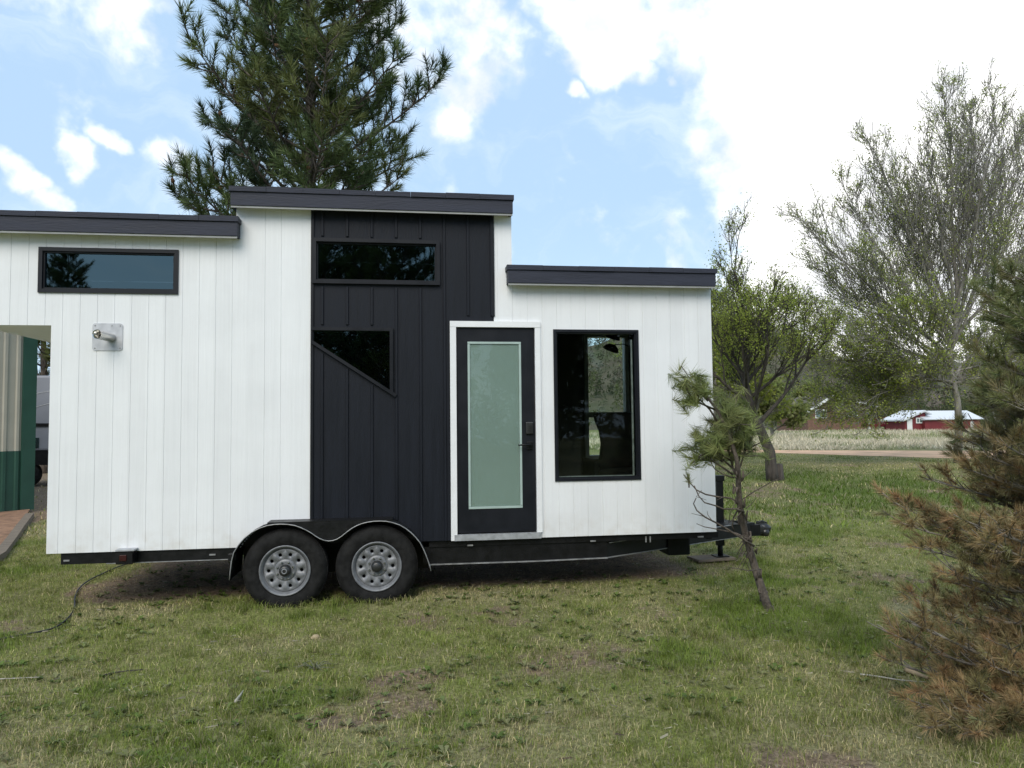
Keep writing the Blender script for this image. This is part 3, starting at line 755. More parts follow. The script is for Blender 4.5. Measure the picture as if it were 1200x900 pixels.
for a, b, w in ((551, 639, .055), (695, 634, .055), (821, 629, .06), (78, 657, .05), (249, 650, .055)):
    v = P(a, b, .015); MB().box((v.x-w/2, .010, v.z-.007), (v.x+w/2, .0195, v.z+.007)).build('bracket', M['steel_and_glint'], frame)
for a in (757, 762):
    v = P(a, 632, .028); MB().box((v.x-.006, .026, v.z-.03), (v.x+.006, .0345, v.z+.03)).build('bracket', M['steel_and_glint'], frame)
ml = MB(); ml.box((-2.60, -.10, .415), (-2.455, .02, .535), .006)
lamp_ = ml.build('marker_light', M['frame_black'], house)
MB().box((-2.600, -.115, .5355), (-2.44, .0, .548)).build('light_cover', M['galv'], lamp_)
MB().box((-2.565, -.108, .445), (-2.505, -.0995, .50), .003).build('red_lens', M['red_lens'], lamp_)
# fender: the skin, the flat skirt between its arches, the lip with its highlight painted pale
fk = MB(); n = len(FEN)
skin_v = [(x, -.20, z) for x, z in FEN] + [(x, .30, z) for x, z in FEN] + [(x, .30, z-.008) for x, z in FEN] + [(x, -.20, z-.008) for x, z in FEN]
fk.add(skin_v, [(i, i+1, n+i+1, n+i) for i in range(n-1)] + [(3*n+i, 2*n+i, 2*n+i+1, 3*n+i+1) for i in range(n-1)] + [(i+1, i, 3*n+i, 3*n+i+1) for i in range(n-1)], True)
ztop = max(z for x, z in FEN)
topline = lambda x: ztop+.006
sk = [(x, z) for x, z in FEN if FEN[8][0] <= x <= FEN[31][0]]
for (xa, za), (xb, zb) in zip(sk, sk[1:]):
    fk.prism([(xa, za-.006), (xb, zb-.006), (xb, topline(xb)), (xa, topline(xa))], 'y', -.195, -.188)
    fk.prism([(xa, topline(xa)), (xb, topline(xb)), (xb, topline(xb)+.005), (xa, topline(xa)+.005)], 'y', -.196, .0)
fk.box((FX0-.02, .32, .20), (FX1+.02, .34, .86))
fender = fk.build('fender', M['frame_black'], house)
lip = MB(); lip.tube([(x, -.203, z-.004) for x, z in FEN], .0052, 6); lip.build('fender_lip', M['steel_and_glint'], fender)
MB().box((FEN[2][0]-.05, -.12, FEN[2][1]-.01), (FEN[2][0]+.02, -.03, FEN[2][1]+.05), .006).build('mount', M['frame_black'], fender)
def wheel(c, dark):
    """tyre, rim with ten round holes, hub"""
    w = empty('wheel', (c[0], -.17, c[1]), None, None); w.location = Vector((c[0], -.17, c[1])) - house.location; w.parent = house
    cc = (c[0], -.17, c[1])
    ro = .379
    ty = MB(); pr = [(.222, .03), (.226, .012), (.240, .000), (.285, -.012), (.330, -.010), (.352, .006), (ro-.012, .022), (ro-.002, .040), (ro, .07), (ro, .17), (ro-.012, .20), (.33, .22), (.24, .21), (.222, .20)]
    ty.lathe(pr, cc, 'y', 72)
    for k in range(90):                                                  # tread blocks at the shoulder
        a = 2*math.pi*k/90
        for s_ in (0, 1):
            aa = a + s_*.01; rr = ro+.0035
            d0 = Vector((math.cos(aa), 0, math.sin(aa))); t0 = Vector((-math.sin(aa), 0, math.cos(aa)))*.010
            y0, y1 = (.034, .085) if s_ == 0 else (.10, .16)
            q = [Vector(cc)+d0*(ro-.012)-t0+Vector((0,y0,0)), Vector(cc)+d0*(ro-.012)+t0+Vector((0,y0,0)), Vector(cc)+d0*rr+t0+Vector((0,y0+.006,0)), Vector(cc)+d0*rr-t0+Vector((0,y0+.006,0)),
                 Vector(cc)+d0*(ro-.012)-t0+Vector((0,y1,0)), Vector(cc)+d0*(ro-.012)+t0+Vector((0,y1,0)), Vector(cc)+d0*rr+t0+Vector((0,y1,0)), Vector(cc)+d0*rr-t0+Vector((0,y1,0))]
            ty.add(q, [(0,1,2,3), (3,2,6,7), (0,3,7,4), (1,5,6,2), (4,7,6,5)])
    ty.build('tyre', M['tyre'], w)
    rm = MB()
    rm.lathe([(.229, .004), (.233, -.004), (.228, -.010), (.219, -.006), (.208, .012), (.200, .034), (.193, .040)], cc, 'y', 72)
    # disc with holes: ring strips between r=.193 and r=.085, ten round holes at r=.150
    N, H, rh, hr = 120, 10, .148, .0165
    def dish(r): return .040 - .022*math.exp(-((r-.150)/.045)**2) - (.012 if r < .10 else 0)
    per = N//H
    for h in range(H):
        a0 = 2*math.pi*h/H
        # a sector patch: outer boundary vs circular hole boundary
        bnd = []
        half = math.pi/H
        for k in range(per+1): a = -half + 2*half*k/per; bnd.append((.193, a))
        for r in (.170, .150, .125): bnd.append((r, half))
        for k in range(per+1): a = half - 2*half*k/per; bnd.append((.100, a))
        for r in (.125, .150, .170): bnd.append((r, -half))
        bx = [(r*math.cos(a0+a), r*math.sin(a0+a), r) for r, a in bnd]
        hc = (rh*math.cos(a0), rh*math.sin(a0))
        ring = []
        for x_, z_, r in bx:
            aa = math.atan2(z_-hc[1], x_-hc[0]); ring.append((hc[0]+hr*math.cos(aa), hc[1]+hr*math.sin(aa)))
        nb = len(bx)
        vv = [(cc[0]+x_, cc[1]+dish(r), cc[2]+z_) for x_, z_, r in bx]
        vv += [(cc[0]+x_, cc[1]+dish(math.hypot(x_, z_)), cc[2]+z_) for x_, z_ in ring] + [(cc[0]+x_, cc[1]+dish(math.hypot(x_, z_))+.012, cc[2]+z_) for x_, z_ in ring]
        ff = [(i, (i+1) % nb, nb+(i+1) % nb, nb+i) for i in range(nb)] + [(nb+i, nb+(i+1) % nb, 2*nb+(i+1) % nb, 2*nb+i) for i in range(nb)]
        rm.add(vv, ff, True)
    rm.lathe([(.100, dish(.1)), (.088, .020), (.070, .022), (.052, .022)], cc, 'y', 60)
    rm.build('rim', M['rim'], w)
    bk = MB(); bk.lathe([(.20, .075), (.0, .075)], cc, 'y', 40); bk.build('brake_drum', M['frame_black'], w)
    hb = MB(); hb.lathe([(.054, .024), (.052, -.012), (.044, -.030), (.030, -.038 if dark else -.036), (0, -.040 if dark else -.037)], cc, 'y', 36); hb.build('hub', M['hub'], w)
    if not dark:
        cb = MB(); cb.lathe([(.026, -.037), (.026, -.043), (.016, -.0445), (.015, -.040)], cc, 'y', 30); cb.build('hub_ring', M['rim'], w)
    for k in range(8):
        a = 2*math.pi*(k+.5)/8; lu = (cc[0]+.078*math.cos(a), cc[1], cc[2]+.078*math.sin(a))
        MB().lathe([(.0105, .022), (.0105, .006), (.006, .001), (0, 0)], lu, 'y', 6, False).build('lug_nut', M['chrome'], w)
    return w
tag(wheel((-1.105, .318), False), 'rear trailer wheel with a pale ring on its hub'); tag(wheel((-.270, .324), True), 'front trailer wheel with a dark hub cap')

for w_ in [o for o in house.children if o.name.startswith('wheel')]:       # the far side's pair
    c = w_.copy(); C.objects.link(c); c.parent = house; c.location = (w_.location.x, 2.68-1.2, w_.location.z); c.rotation_euler.z = math.pi
    for k in w_.children:
        if k.name.split('.')[0] in ('tyre', 'rim', 'brake_drum'): q = k.copy(); C.objects.link(q); q.parent = c
    c['label'] = 'wheel on the far side of the trailer'
# ---------------------------------------------------------------- things inside, seen through the picture window
zf = ZB+.09
ch = empty('wing_chair', (2.60, 1.15, zf), 'black high backed wing chair behind the picture window', 'chair')
def chairv(pts, y0, y1): return MB().prism(pts, 'y', y0, y1)
prof = [(2.20, 1.10), (2.25, 1.22), (2.27, 1.40), (2.25, 1.55), (2.20, 1.68), (2.19, 1.74), (2.23, 1.765), (2.50, 1.77), (2.78, 1.75), (2.84, 1.6), (2.86, 1.10)]
def curved(pts, y0, y1):
    b = MB(); n = len(pts); vs = []; K = 6; cx = sum(p[0] for p in pts)/n; cz = sum(p[1] for p in pts)/n
    for k in range(K+1):
        t = k/K; s = 1-.10*abs(2*t-1)**3
        for x_, z_ in pts: vs.append((cx+(x_-cx)*s, y0+(y1-y0)*t + .08*((x_-cx)/.3)**2*(1 if t < .5 else .4), cz+(z_-cz)*s))
    fs = [(k*n+i, k*n+(i+1) % n, (k+1)*n+(i+1) % n, (k+1)*n+i) for k in range(K) for i in range(n)] + [tuple(range(n-1, -1, -1)), tuple(range(K*n, K*n+n))]
    return b.add(vs, fs, True)
M['leather'] = mat('black_leather', (.008, .008, .008), .85, spec=.1, var=.2, vscale=10)
curved(prof, 1.05, 1.22).build('backrest', M['leather'], ch)
MB().box((2.22, 1.12, .98), (2.84, 1.75, 1.12), .04).build('seat', M['leather'], ch)
MB().box((2.17, 1.10, 1.0), (2.25, 1.70, 1.22), .03).build('armrest', M['leather'], ch)
MB().box((2.82, 1.10, 1.0), (2.90, 1.70, 1.22), .03).build('armrest', M['leather'], ch)
ls = MB(); ls.tube([(2.53, 1.43, .98), (2.53, 1.43, zf+.03)], .03, 12); ls.lathe([(0, .03), (.22, .02), (.23, 0), (0, 0)], (2.53, 1.43, zf), 'z', 28); ls.build('pedestal', M['chrome'], ch)
lp = empty('floor_lamp', (3.0, 1.6, zf), 'black floor lamp with two dome shades on curved arms inside the window', 'lamp')
bs = MB(); bs.lathe([(0, .03), (.14, .025), (.15, 0), (0, 0)], (3.0, 1.6, zf), 'z', 28); bs.build('base', M['frame_black'], lp)
MB().tube([(3.0, 1.6, zf+.02), (3.0, 1.6, 2.35)], .012, 10).build('pole', M['frame_black'], lp)
for (sx, sz) in ((2.535, 2.70), (2.515, 2.545)):
    arm = [(3.0, 1.6, 2.3), (2.96, 1.59, sz-.12), (2.84, 1.57, sz+.02), (2.68, 1.55, sz+.075), (2.56, 1.54, sz+.065)]
    MB().tube(arm, .006, 6).build('arm', M['frame_black'], lp)
    s = MB(); s.lathe([(.012, .075), (.05, .068), (.085, .040), (.105, 0), (.098, 0), (.08, .034), (.0, .06)], (0, 0, 0), 'z', 28)
    rm_ = Matrix.Translation((sx, 1.54, sz)) @ Matrix.Rotation(R(22), 4, 'Y')
    s.v = [tuple(rm_ @ Vector(v)) for v in s.v]; s.build('lamp_shade', M['frame_black'], lp)
# ================================================================== TREES
def ortho(d):
    a = np.cross(d, [0, 0, 1.0] if abs(d[2]) < .9 else [1.0, 0, 0]); a /= np.linalg.norm(a); return a, np.cross(d, a)
def unit(v): v = np.asarray(v, float); return v/max(1e-9, np.linalg.norm(v))
class Needles:
    """bundles of needles along the ends of twigs, gathered into one crown mesh"""
    def __init__(s): s.V = []; s.c = []
    def tuft(s, p, d, L, n, w, col, along=.5, spread=(18, 70), droop=.0):
        d = unit(d); a, b = ortho(d)
        t = rng.random(n); th = np.radians(spread[0]+(spread[1]-spread[0])*(1-t)*.9+rng.normal(0, 8, n)); ph = rng.random(n)*2*np.pi
        base = np.asarray(p) - np.outer((1-t)*along*L, d)
        dirs = np.outer(np.cos(th), d) + (np.sin(th)*np.cos(ph))[:, None]*a + (np.sin(th)*np.sin(ph))[:, None]*b
        dirs[:, 2] -= droop*rng.random(n)
        l = (L*(.7+.4*rng.random(n)))[:, None]
        tip = base + dirs*l
        side = np.cross(dirs, rng.normal(0, 1, (n, 3))); side /= np.linalg.norm(side, axis=1)[:, None]+1e-9; side *= w
        V = np.stack([base-side, base+side, tip], 1); s.V.append(V.reshape(-1, 3))
        cc = np.asarray(col)*(.72+.56*rng.random((n, 1))); s.c.append(np.repeat(cc, 3, 0))
    def build(s, name, parent):
        V = np.concatenate(s.V); return npmesh(name, V, np.arange(len(V)).reshape(-1, 3), M['needle'], np.clip(np.concatenate(s.c), 0, 1), parent)
def curve(p0, d0, L, n, lift, wob, r):
    """points of a limb starting at p0 along d0, bending upward by lift"""
    p = np.asarray(p0, float); d = unit(d0); pts = [p]
    for i in range(n):
        d = unit(d + np.array([0, 0, lift/n]) + np.array([r.gauss(0, wob), r.gauss(0, wob), r.gauss(0, wob*.6)])); p = p + d*L/n; pts.append(p)
    return pts, d
def at_t(pts, t):
    f = t*(len(pts)-1); i = min(int(f), len(pts)-2); q = f-i
    return pts[i]*(1-q)+pts[i+1]*q, unit(pts[i+1]-pts[i])
def conifer(base, H, prof, seed, parent, nb, needleL, needle_n, needle_w, cols, lean=(0, 0), trunk_r=.16, hmin=.12, bark='bark_pine', twig_step=.30, up=.45, cones=0):
    r = random.Random(seed); wood = MB(); nd = Needles(); base = np.asarray(base, float)
    tp = [base + np.array([lean[0]*t+.10*math.sin(t*5+seed), lean[1]*t+.08*math.cos(t*4), H*t]) for t in np.linspace(0, 1, 12)]
    tp[0] = base - np.array([0, 0, .1])
    wood.tube(tp, [trunk_r*(1-.93*t)**.9 for t in np.linspace(0, 1, 12)], 9)
    cone = []
    for k in range(nb):
        t = hmin+(1-hmin)*((k+.5)/nb)**.92; p0, _ = at_t(tp, min(.985, t)); az = k*2.399+r.uniform(-.35, .35)
        L = prof(t)*r.uniform(.78, 1.10)
        el = up*(.35+1.0*t)+r.uniform(-.12, .15)
        d0 = np.array([math.cos(az)*math.cos(el), math.sin(az)*math.cos(el), math.sin(el)])
        pts, dl = curve(p0, d0, L, 7, .55, .07, r)
        rb = trunk_r*.30*(1-t*.7)*min(1, L/2+.3)
        wood.tube(pts, [max(.006, rb*(1-.85*i/7)) for i in range(8)], 5)
        tone = r.choice(cols)
        nd.tuft(pts[-1], dl, needleL, needle_n, needle_w, tone, .8)
        s = max(.22, .30) ; m_ = max(2, int(L/twig_step))
        for j in range(m_*2):
            tt = .26+.74*(j/2+r.random()*.8)/m_
            if tt > .99: continue
            q, dq = at_t(pts, tt); side = 1 if j % 2 else -1
            a, b = ortho(dq); dd = unit(dq*r.uniform(.30, .75)+a*side*r.uniform(.6, 1.1)+b*r.uniform(-.7, .7)+np.array([0, 0, .22]))
            l2 = L*(1-tt*.60)*r.uniform(.24, .46)
            tw, d2 = curve(q, dd, l2, 3, .45, .12, r)
            wood.tube(tw, [max(.005, rb*.42), max(.004, rb*.34), .005, .004], 4, cap=False)
            c2 = np.asarray(tone)*r.uniform(.78, 1.25)
            nd.tuft(tw[-1], d2, needleL, needle_n, needle_w, c2, .8)
            nd.tuft(tw[2], d2, needleL*.9, int(needle_n*.6), needle_w, c2*.9, .8)
            if l2 > .5:
                for e in range(2):
                    q2, dq2 = at_t(tw, r.uniform(.3, .8)); a2, b2 = ortho(dq2)
                    d3 = unit(dq2+a2*r.uniform(-1, 1)+b2*r.uniform(-1, 1)+np.array([0, 0, .2])); t3, d4 = curve(q2, d3, l2*.45, 2, .4, .1, r)
                    wood.tube(t3, [.006, .005, .004], 3, cap=False); nd.tuft(t3[-1], d4, needleL*.95, int(needle_n*.8), needle_w, c2*r.uniform(.85, 1.15), .8)
            if cones and r.random() < cones: cone.append((tw[1], dd))
    tr = wood.build('trunk', M[bark], parent); cr = nd.build('crown', parent)
    if cone:
        for p, dd in cone[:90]:
            p = np.asarray(p)+np.array([0, 0, -.03]); MB().tube([p, p+dd*.03, p+dd*.07, p+dd*.10], [.012, .036, .030, .008], 6).build('cone', M['cone'], parent)
    return tr, cr
M['cone'] = mat('pine_cone', (.16, .075, .038), .8, var=.3, vscale=30)
GREENS = [(.062, .098, .034), (.085, .122, .040), (.105, .138, .040), (.055, .085, .040), (.125, .142, .044)]

# --- the big pine behind the house
bp = P(352, 560, 6.2); pb = (bp.x, bp.y, 0)
pine = empty('pine_tree', pb, 'big dark green pine tree rising behind the tall middle roof', 'tree')
def pprof(t):
    z = t*12.2; return float(np.interp(z, [0, 2.5, 4, 5.5, 7, 8.6, 10, 11.2, 12.2], [2.3, 2.75, 2.85, 2.80, 2.6, 2.2, 1.7, 1.0, .3]))*(.90+.10*math.sin(t*41))
conifer(pb, 12.2, pprof, 5, pine, 138, .225, 46, .0066, GREENS, lean=(.10, 0), trunk_r=.19, hmin=.14, twig_step=.27, up=.42, cones=.032)

# --- pines across the lawn behind the camera, mirrored in the dark windows
def clone(src, loc, rz, sc_, label):
    o = bpy.data.objects.new('pine_tree', None); C.objects.link(o); o.location = loc; o.rotation_euler.z = rz; o.scale = (sc_,)*3
    tag(o, label, 'tree', 'pines mirrored in the windows')
    for c in src.children:
        if c.name.startswith('cone'): continue
        d = c.copy(); C.objects.link(d); d.parent = o
    return o
MIR = ((455, 17.5, 1.0, .90, 'tall pine on the lawn facing the house, mirrored in the black siding windows'),
       (385, 22, 3.9, 1.0, 'pine facing the house, set further back beside the tall mirrored pine'),
       (640, 24, 5.9, 1.0, 'broad pine facing the house, mirrored in the door side of the picture window'),
       (735, 20, 5.1, .92, 'nearer pine facing the house, mirrored in the tongue side of the picture window'),
       (70, 23, .3, .70, 'pine facing the house, mirrored in the loft window'))
for px, Y, rz, s, lab in MIR:
    v = P(px, 560, Y); clone(pine, (v.x, -v.y, 0), rz, s, lab)

# --- the little leaning pine by the tongue
sp0 = G(900, 713)
small = empty('young_pine', sp0, 'small spindly pine with bare lower twigs leaning in front of the trailer tongue', 'tree')
Y0 = sp0.y
def PX(l, Y=Y0): return [np.array(P(a, b, Y)) for a, b in l]
wood = MB(); nd = Needles()
stem = PX([(901, 716), (899, 700), (894, 678), (888, 655), (881, 632), (874, 610), (868, 592), (863, 572), (860, 556), (857, 540), (852, 522), (846, 500), (838, 480), (829, 464), (821, 452)])
stem = [p+np.array([0, .12*math.sin(i*.5), 0]) for i, p in enumerate(stem)]
wood.tube(stem, list(np.linspace(.040, .008, len(stem))), 9)
rr = random.Random(3)
for p in stem[:9]:                                                       # scaly lumps on the bark
    for k in range(5):
        a = rr.random()*6.28; wood.tube([p+np.array([math.cos(a)*.036, math.sin(a)*.036, rr.uniform(-.06, .06)]), p+np.array([math.cos(a)*.05, math.sin(a)*.05, rr.uniform(-.05, .08)])], [.012, .006], 5)
def limb(l, r0=.012, Y=Y0, dy=0.0):
    pts = PX(l, Y); k = len(pts); pts = [p+np.array([0, dy*i/(k-1), 0]) for i, p in enumerate(pts)]
    wood.tube(pts, list(np.linspace(r0, r0*.45, k)), 5); return pts
SG = [(.20, .235, .070), (.235, .255, .090), (.165, .20, .062), (.14, .175, .058)]
def clump(p, d, n=5, L=.13, spread=.105, k=70, cols=SG):
    for i in range(n):
        o = np.array([rr.gauss(0, spread*.6), rr.gauss(0, spread), rr.gauss(0, spread*.6)])
        dd = unit(np.asarray(d)+np.array([rr.gauss(0, .45), rr.gauss(0, .5), rr.gauss(0, .3)]))
        q = np.asarray(p)+o
        wood.tube([np.asarray(p)-unit(d)*.10, q], [.007, .005], 4, cap=False)
        nd.tuft(q, dd, L, k, .0022, rr.choice(cols), .8, (10, 80))
limb([(846, 502), (832, 480), (820, 468)], .012)
for pts, n, dy in (([(830, 470), (820, 458), (812, 447)], 6, 0.05), ([(838, 480), (812, 470), (801, 463)], 6, -.1), ([(829, 464), (826, 455), (820, 447)], 5, .1),
                   ([(858, 545), (856, 520), (852, 492), (849, 476)], 7, -.12), ([(861, 556), (866, 536), (868, 512), (868, 490)], 5, .1), ([(862, 560), (866, 545), (869, 528), (871, 515)], 7, -.1),
                   ([(860, 552), (858, 535), (854, 520), (850, 508)], 7, .12), ([(857, 540), (840, 530), (826, 524), (819, 521)], 7, -.08), ([(859, 556), (842, 544), (832, 538), (826, 534)], 4, .05),
                   ([(858, 548), (846, 536), (843, 526)], 4, .1), ([(866, 540), (872, 520), (872, 505)], 4, .1), ([(860, 540), (866, 498), (862, 472)], 4, .1), ([(855, 532), (850, 512), (842, 500)], 5, -.05), ([(852, 520), (862, 496), (862, 482)], 5, .05)):
    q = limb(pts, .010, dy=dy); clump(q[-1], q[-1]-q[-2], n+2); clump(q[-2]*.5+q[-1]*.5, q[-1]-q[-2], n-1)
for pts, r0 in (([(873, 606), (868, 590), (858, 584), (845, 583), (830, 580), (820, 575), (810, 563), (806, 557)], .010), ([(872, 600), (862, 596), (846, 596), (836, 592), (822, 588), (814, 580), (808, 568)], .009),
                ([(884, 640), (868, 630), (852, 620), (838, 612), (826, 606), (816, 598), (812, 590), (815, 583)], .010), ([(882, 634), (866, 626), (846, 622), (833, 620), (826, 617)], .007),
                ([(870, 598), (864, 604), (852, 612), (853, 600), (858, 588)], .006), ([(868, 592), (862, 606), (862, 618), (868, 628)], .009), ([(866, 588), (880, 576), (900, 563), (908, 558)], .006), ([(874, 596), (884, 590), (890, 584)], .004),
                ([(892, 667), (876, 668), (862, 665), (846, 662)], .006), ([(822, 575), (816, 582), (828, 586)], .004), ([(846, 583), (836, 586)], .004), ([(828, 606), (818, 604)], .004), ([(836, 612), (832, 604), (834, 600)], .004), ([(860, 560), (848, 556), (838, 550), (832, 540)], .008), ([(880, 628), (872, 640), (868, 652)], .008), ([(863, 572), (872, 558), (884, 548)], .005)):
    limb(pts, r0*1.0, dy=rr.uniform(-.2, .2))
q = PX([(806, 558)])[0]; clump(q, (-.1, 0, 1), 2, .075, .02, 45)
for k in range(26):                                                      # dead hanging twigs and needles low on the stem
    p = PX([(rr.uniform(868, 884), rr.uniform(626, 660))])[0]; wood.tube([p, p+np.array([rr.gauss(0, .04), rr.gauss(0, .04), -.05-rr.random()*.06])], [.004, .002], 4, cap=False)
wood.build('trunk', M['bark_pine'], small); nd.build('crown', small)

# --- the browning pine at the right edge, near the camera
bx = P(1335, 700, -3.05); bpx = (bx.x, bx.y, 0)
brown = empty('dying_pine', bpx, 'pine nearest the camera with browned lower branches reaching over the lawn', 'tree')
wood = MB(); nd = Needles(); rb_ = random.Random(21)
top = np.array(P(1345, 120, -2.9))
tk = [np.array(bpx)+(top-np.array(bpx))*t+np.array([.04*math.sin(7*t), .04*math.cos(5*t), 0]) for t in np.linspace(-.02, 1, 10)]
wood.tube(tk, list(np.linspace(.085, .02, 10)), 9)
BR = [(.42, .30, .150), (.35, .24, .115), (.31, .225, .11), (.40, .28, .145), (.27, .235, .105), (.24, .235, .105), (.35, .215, .105)]
GR = [(.20, .225, .085), (.14, .17, .062), (.16, .185, .070), (.12, .155, .062), (.19, .19, .080)]
def bough(tip, h, green, dens=1.0, L=.072):
    tip = np.asarray(tip, float); p0, _ = at_t(tk, min(.98, max(.02, h))); v = tip-p0; Lb = np.linalg.norm(v)
    pts = []
    for t in np.linspace(0, 1, 9):
        p = p0+v*t; p = p+np.array([rb_.gauss(0, .012), rb_.gauss(0, .012), -.10*Lb*math.sin(math.pi*t)*(1 if not green else .4)]); p[2] = max(p[2], .05); pts.append(p)
    r0 = .010+.006*Lb; wood.tube(pts, list(np.linspace(r0, .0035, 9)), 6)
    def col():
        g = min(1, max(0, green+rb_.gauss(0, .22))); a = np.array(rb_.choice(BR)); b = np.array(rb_.choice(GR)); return a*(1-g)+b*g
    def tf(p, d, s=1.0): nd.tuft(p, d, L*s, int(54*dens), .0019, col(), .9, (12, 72))
    tf(pts[-1], pts[-1]-pts[-2], 1.1)
    n = max(5, int(Lb/.115))
    for j in range(n*2):
        tt = .18+.82*(j/2+rb_.random())/n
        if tt > .98: continue
        q, d = at_t(pts, tt); a, b = ortho(d); sd = 1 if j % 2 else -1
        l2 = (.16+.42*(1-tt))*rb_.uniform(.55, 1.1)*min(1, Lb/1.1)
        dd = unit(d*.95+a*sd*rb_.uniform(.35, .9)+b*rb_.uniform(-.35, .35)+np.array([0, 0, .22]))
        tw, d2 = curve(q, dd, l2, 3, .3, .12, rb_); wood.tube(tw, [.0045, .004, .0032, .0025], 4, cap=False)
        bare = rb_.random() < .24
        if bare: continue
        tf(tw[-1], d2)
        if rb_.random() < .6: tf(tw[2], d2, .9)
        if l2 > .16:
            for e in range(2 if l2 < .3 else 4):
                q2, dq = at_t(tw, rb_.uniform(.25, .9)); a2, b2 = ortho(dq); d3 = unit(dq+a2*rb_.uniform(-1, 1)+b2*rb_.uniform(-.8, .8)); e3 = q2+d3*l2*rb_.uniform(.25, .5)
                wood.tube([q2, e3], [.003, .0022], 4, cap=False); tf(e3, d3, .95)
for px, py, Y, h, g in ((1046, 588, -2.9, .22, .0), (1052, 612, -3.1, .20, .05), (1070, 640, -3.2, .17, .1), (1085, 560, -2.7, .27, .15), (1042, 742, -3.5, .07, .0), (1040, 772, -3.4, .05, .0), (1060, 700, -3.0, .12, .02), (1078, 830, -3.5, .02, .05), (1095, 668, -3.3, .14, .05), (1110, 876, -3.7, .01, .15), (1100, 790, -3.1, .06, .0),
                       (1122, 512, -2.8, .33, .55), (1132, 548, -3.2, .28, .3), (1140, 470, -2.9, .40, .55), (1130, 610, -3.6, .2, .05), (1150, 420, -3.1, .46, .8), (1158, 365, -2.9, .52, 1.), (1152, 330, -2.8, .54, 1.), (1178, 318, -3.1, .58, 1.), (1150, 345, -3.3, .54, 1.), (1165, 450, -3.4, .42, .7), (1150, 585, -2.7, .25, .2), (1135, 655, -2.6, .16, .05), (1170, 520, -3.5, .33, .35), (1120, 730, -2.5, .10, .0), (1140, 840, -3.0, .03, .05), (1160, 780, -3.6, .06, .0), (1175, 690, -2.9, .14, .0), (1180, 620, -3.1, .2, .1), (1185, 400, -2.5, .48, 1.), (1180, 340, -2.6, .55, 1.), (1190, 480, -2.6, .36, .6), (1150, 893, -3.3, .01, .1), (1092, 893, -3.75, .015, .1), (1128, 905, -3.8, .02, .05), (1160, 875, -3.7, .03, .05), (1185, 900, -3.6, .03, .1), (1105, 855, -3.5, .03, .0), (1116, 500, -2.9, .34, .45), (1112, 532, -2.7, .30, .3), (1190, 830, -3.5, .05, .0), (1195, 760, -3.3, .08, .0)):
    bough(P(px, py, Y), h, g)
    if g > .5:
        for e in range(2): bough(P(px+rb_.uniform(4, 55), py+rb_.uniform(0, 40), Y+rb_.uniform(-.5, .5)), min(.9, h+rb_.uniform(-.04, .01)), g)
    elif rb_.random() < .55:
        bough(P(px+rb_.uniform(15, 70), py+rb_.uniform(-28, 28), Y+rb_.uniform(-.35, .35)), max(.01, h+rb_.uniform(-.03, .03)), g)
for k in range(16):                                                      # the sides away from the camera
    a = rb_.uniform(-1.4, 1.9); h = rb_.uniform(.05, .7); p0, _ = at_t(tk, h); L_ = (1.3-1.0*h)*rb_.uniform(.6, 1)
    bough(p0+np.array([math.cos(a)*L_, math.sin(a)*L_, .25]), h, 1.0 if h > .45 else .1, .8)
wood.build('trunk', M['bark_near'], brown); nd.build('crown', brown)

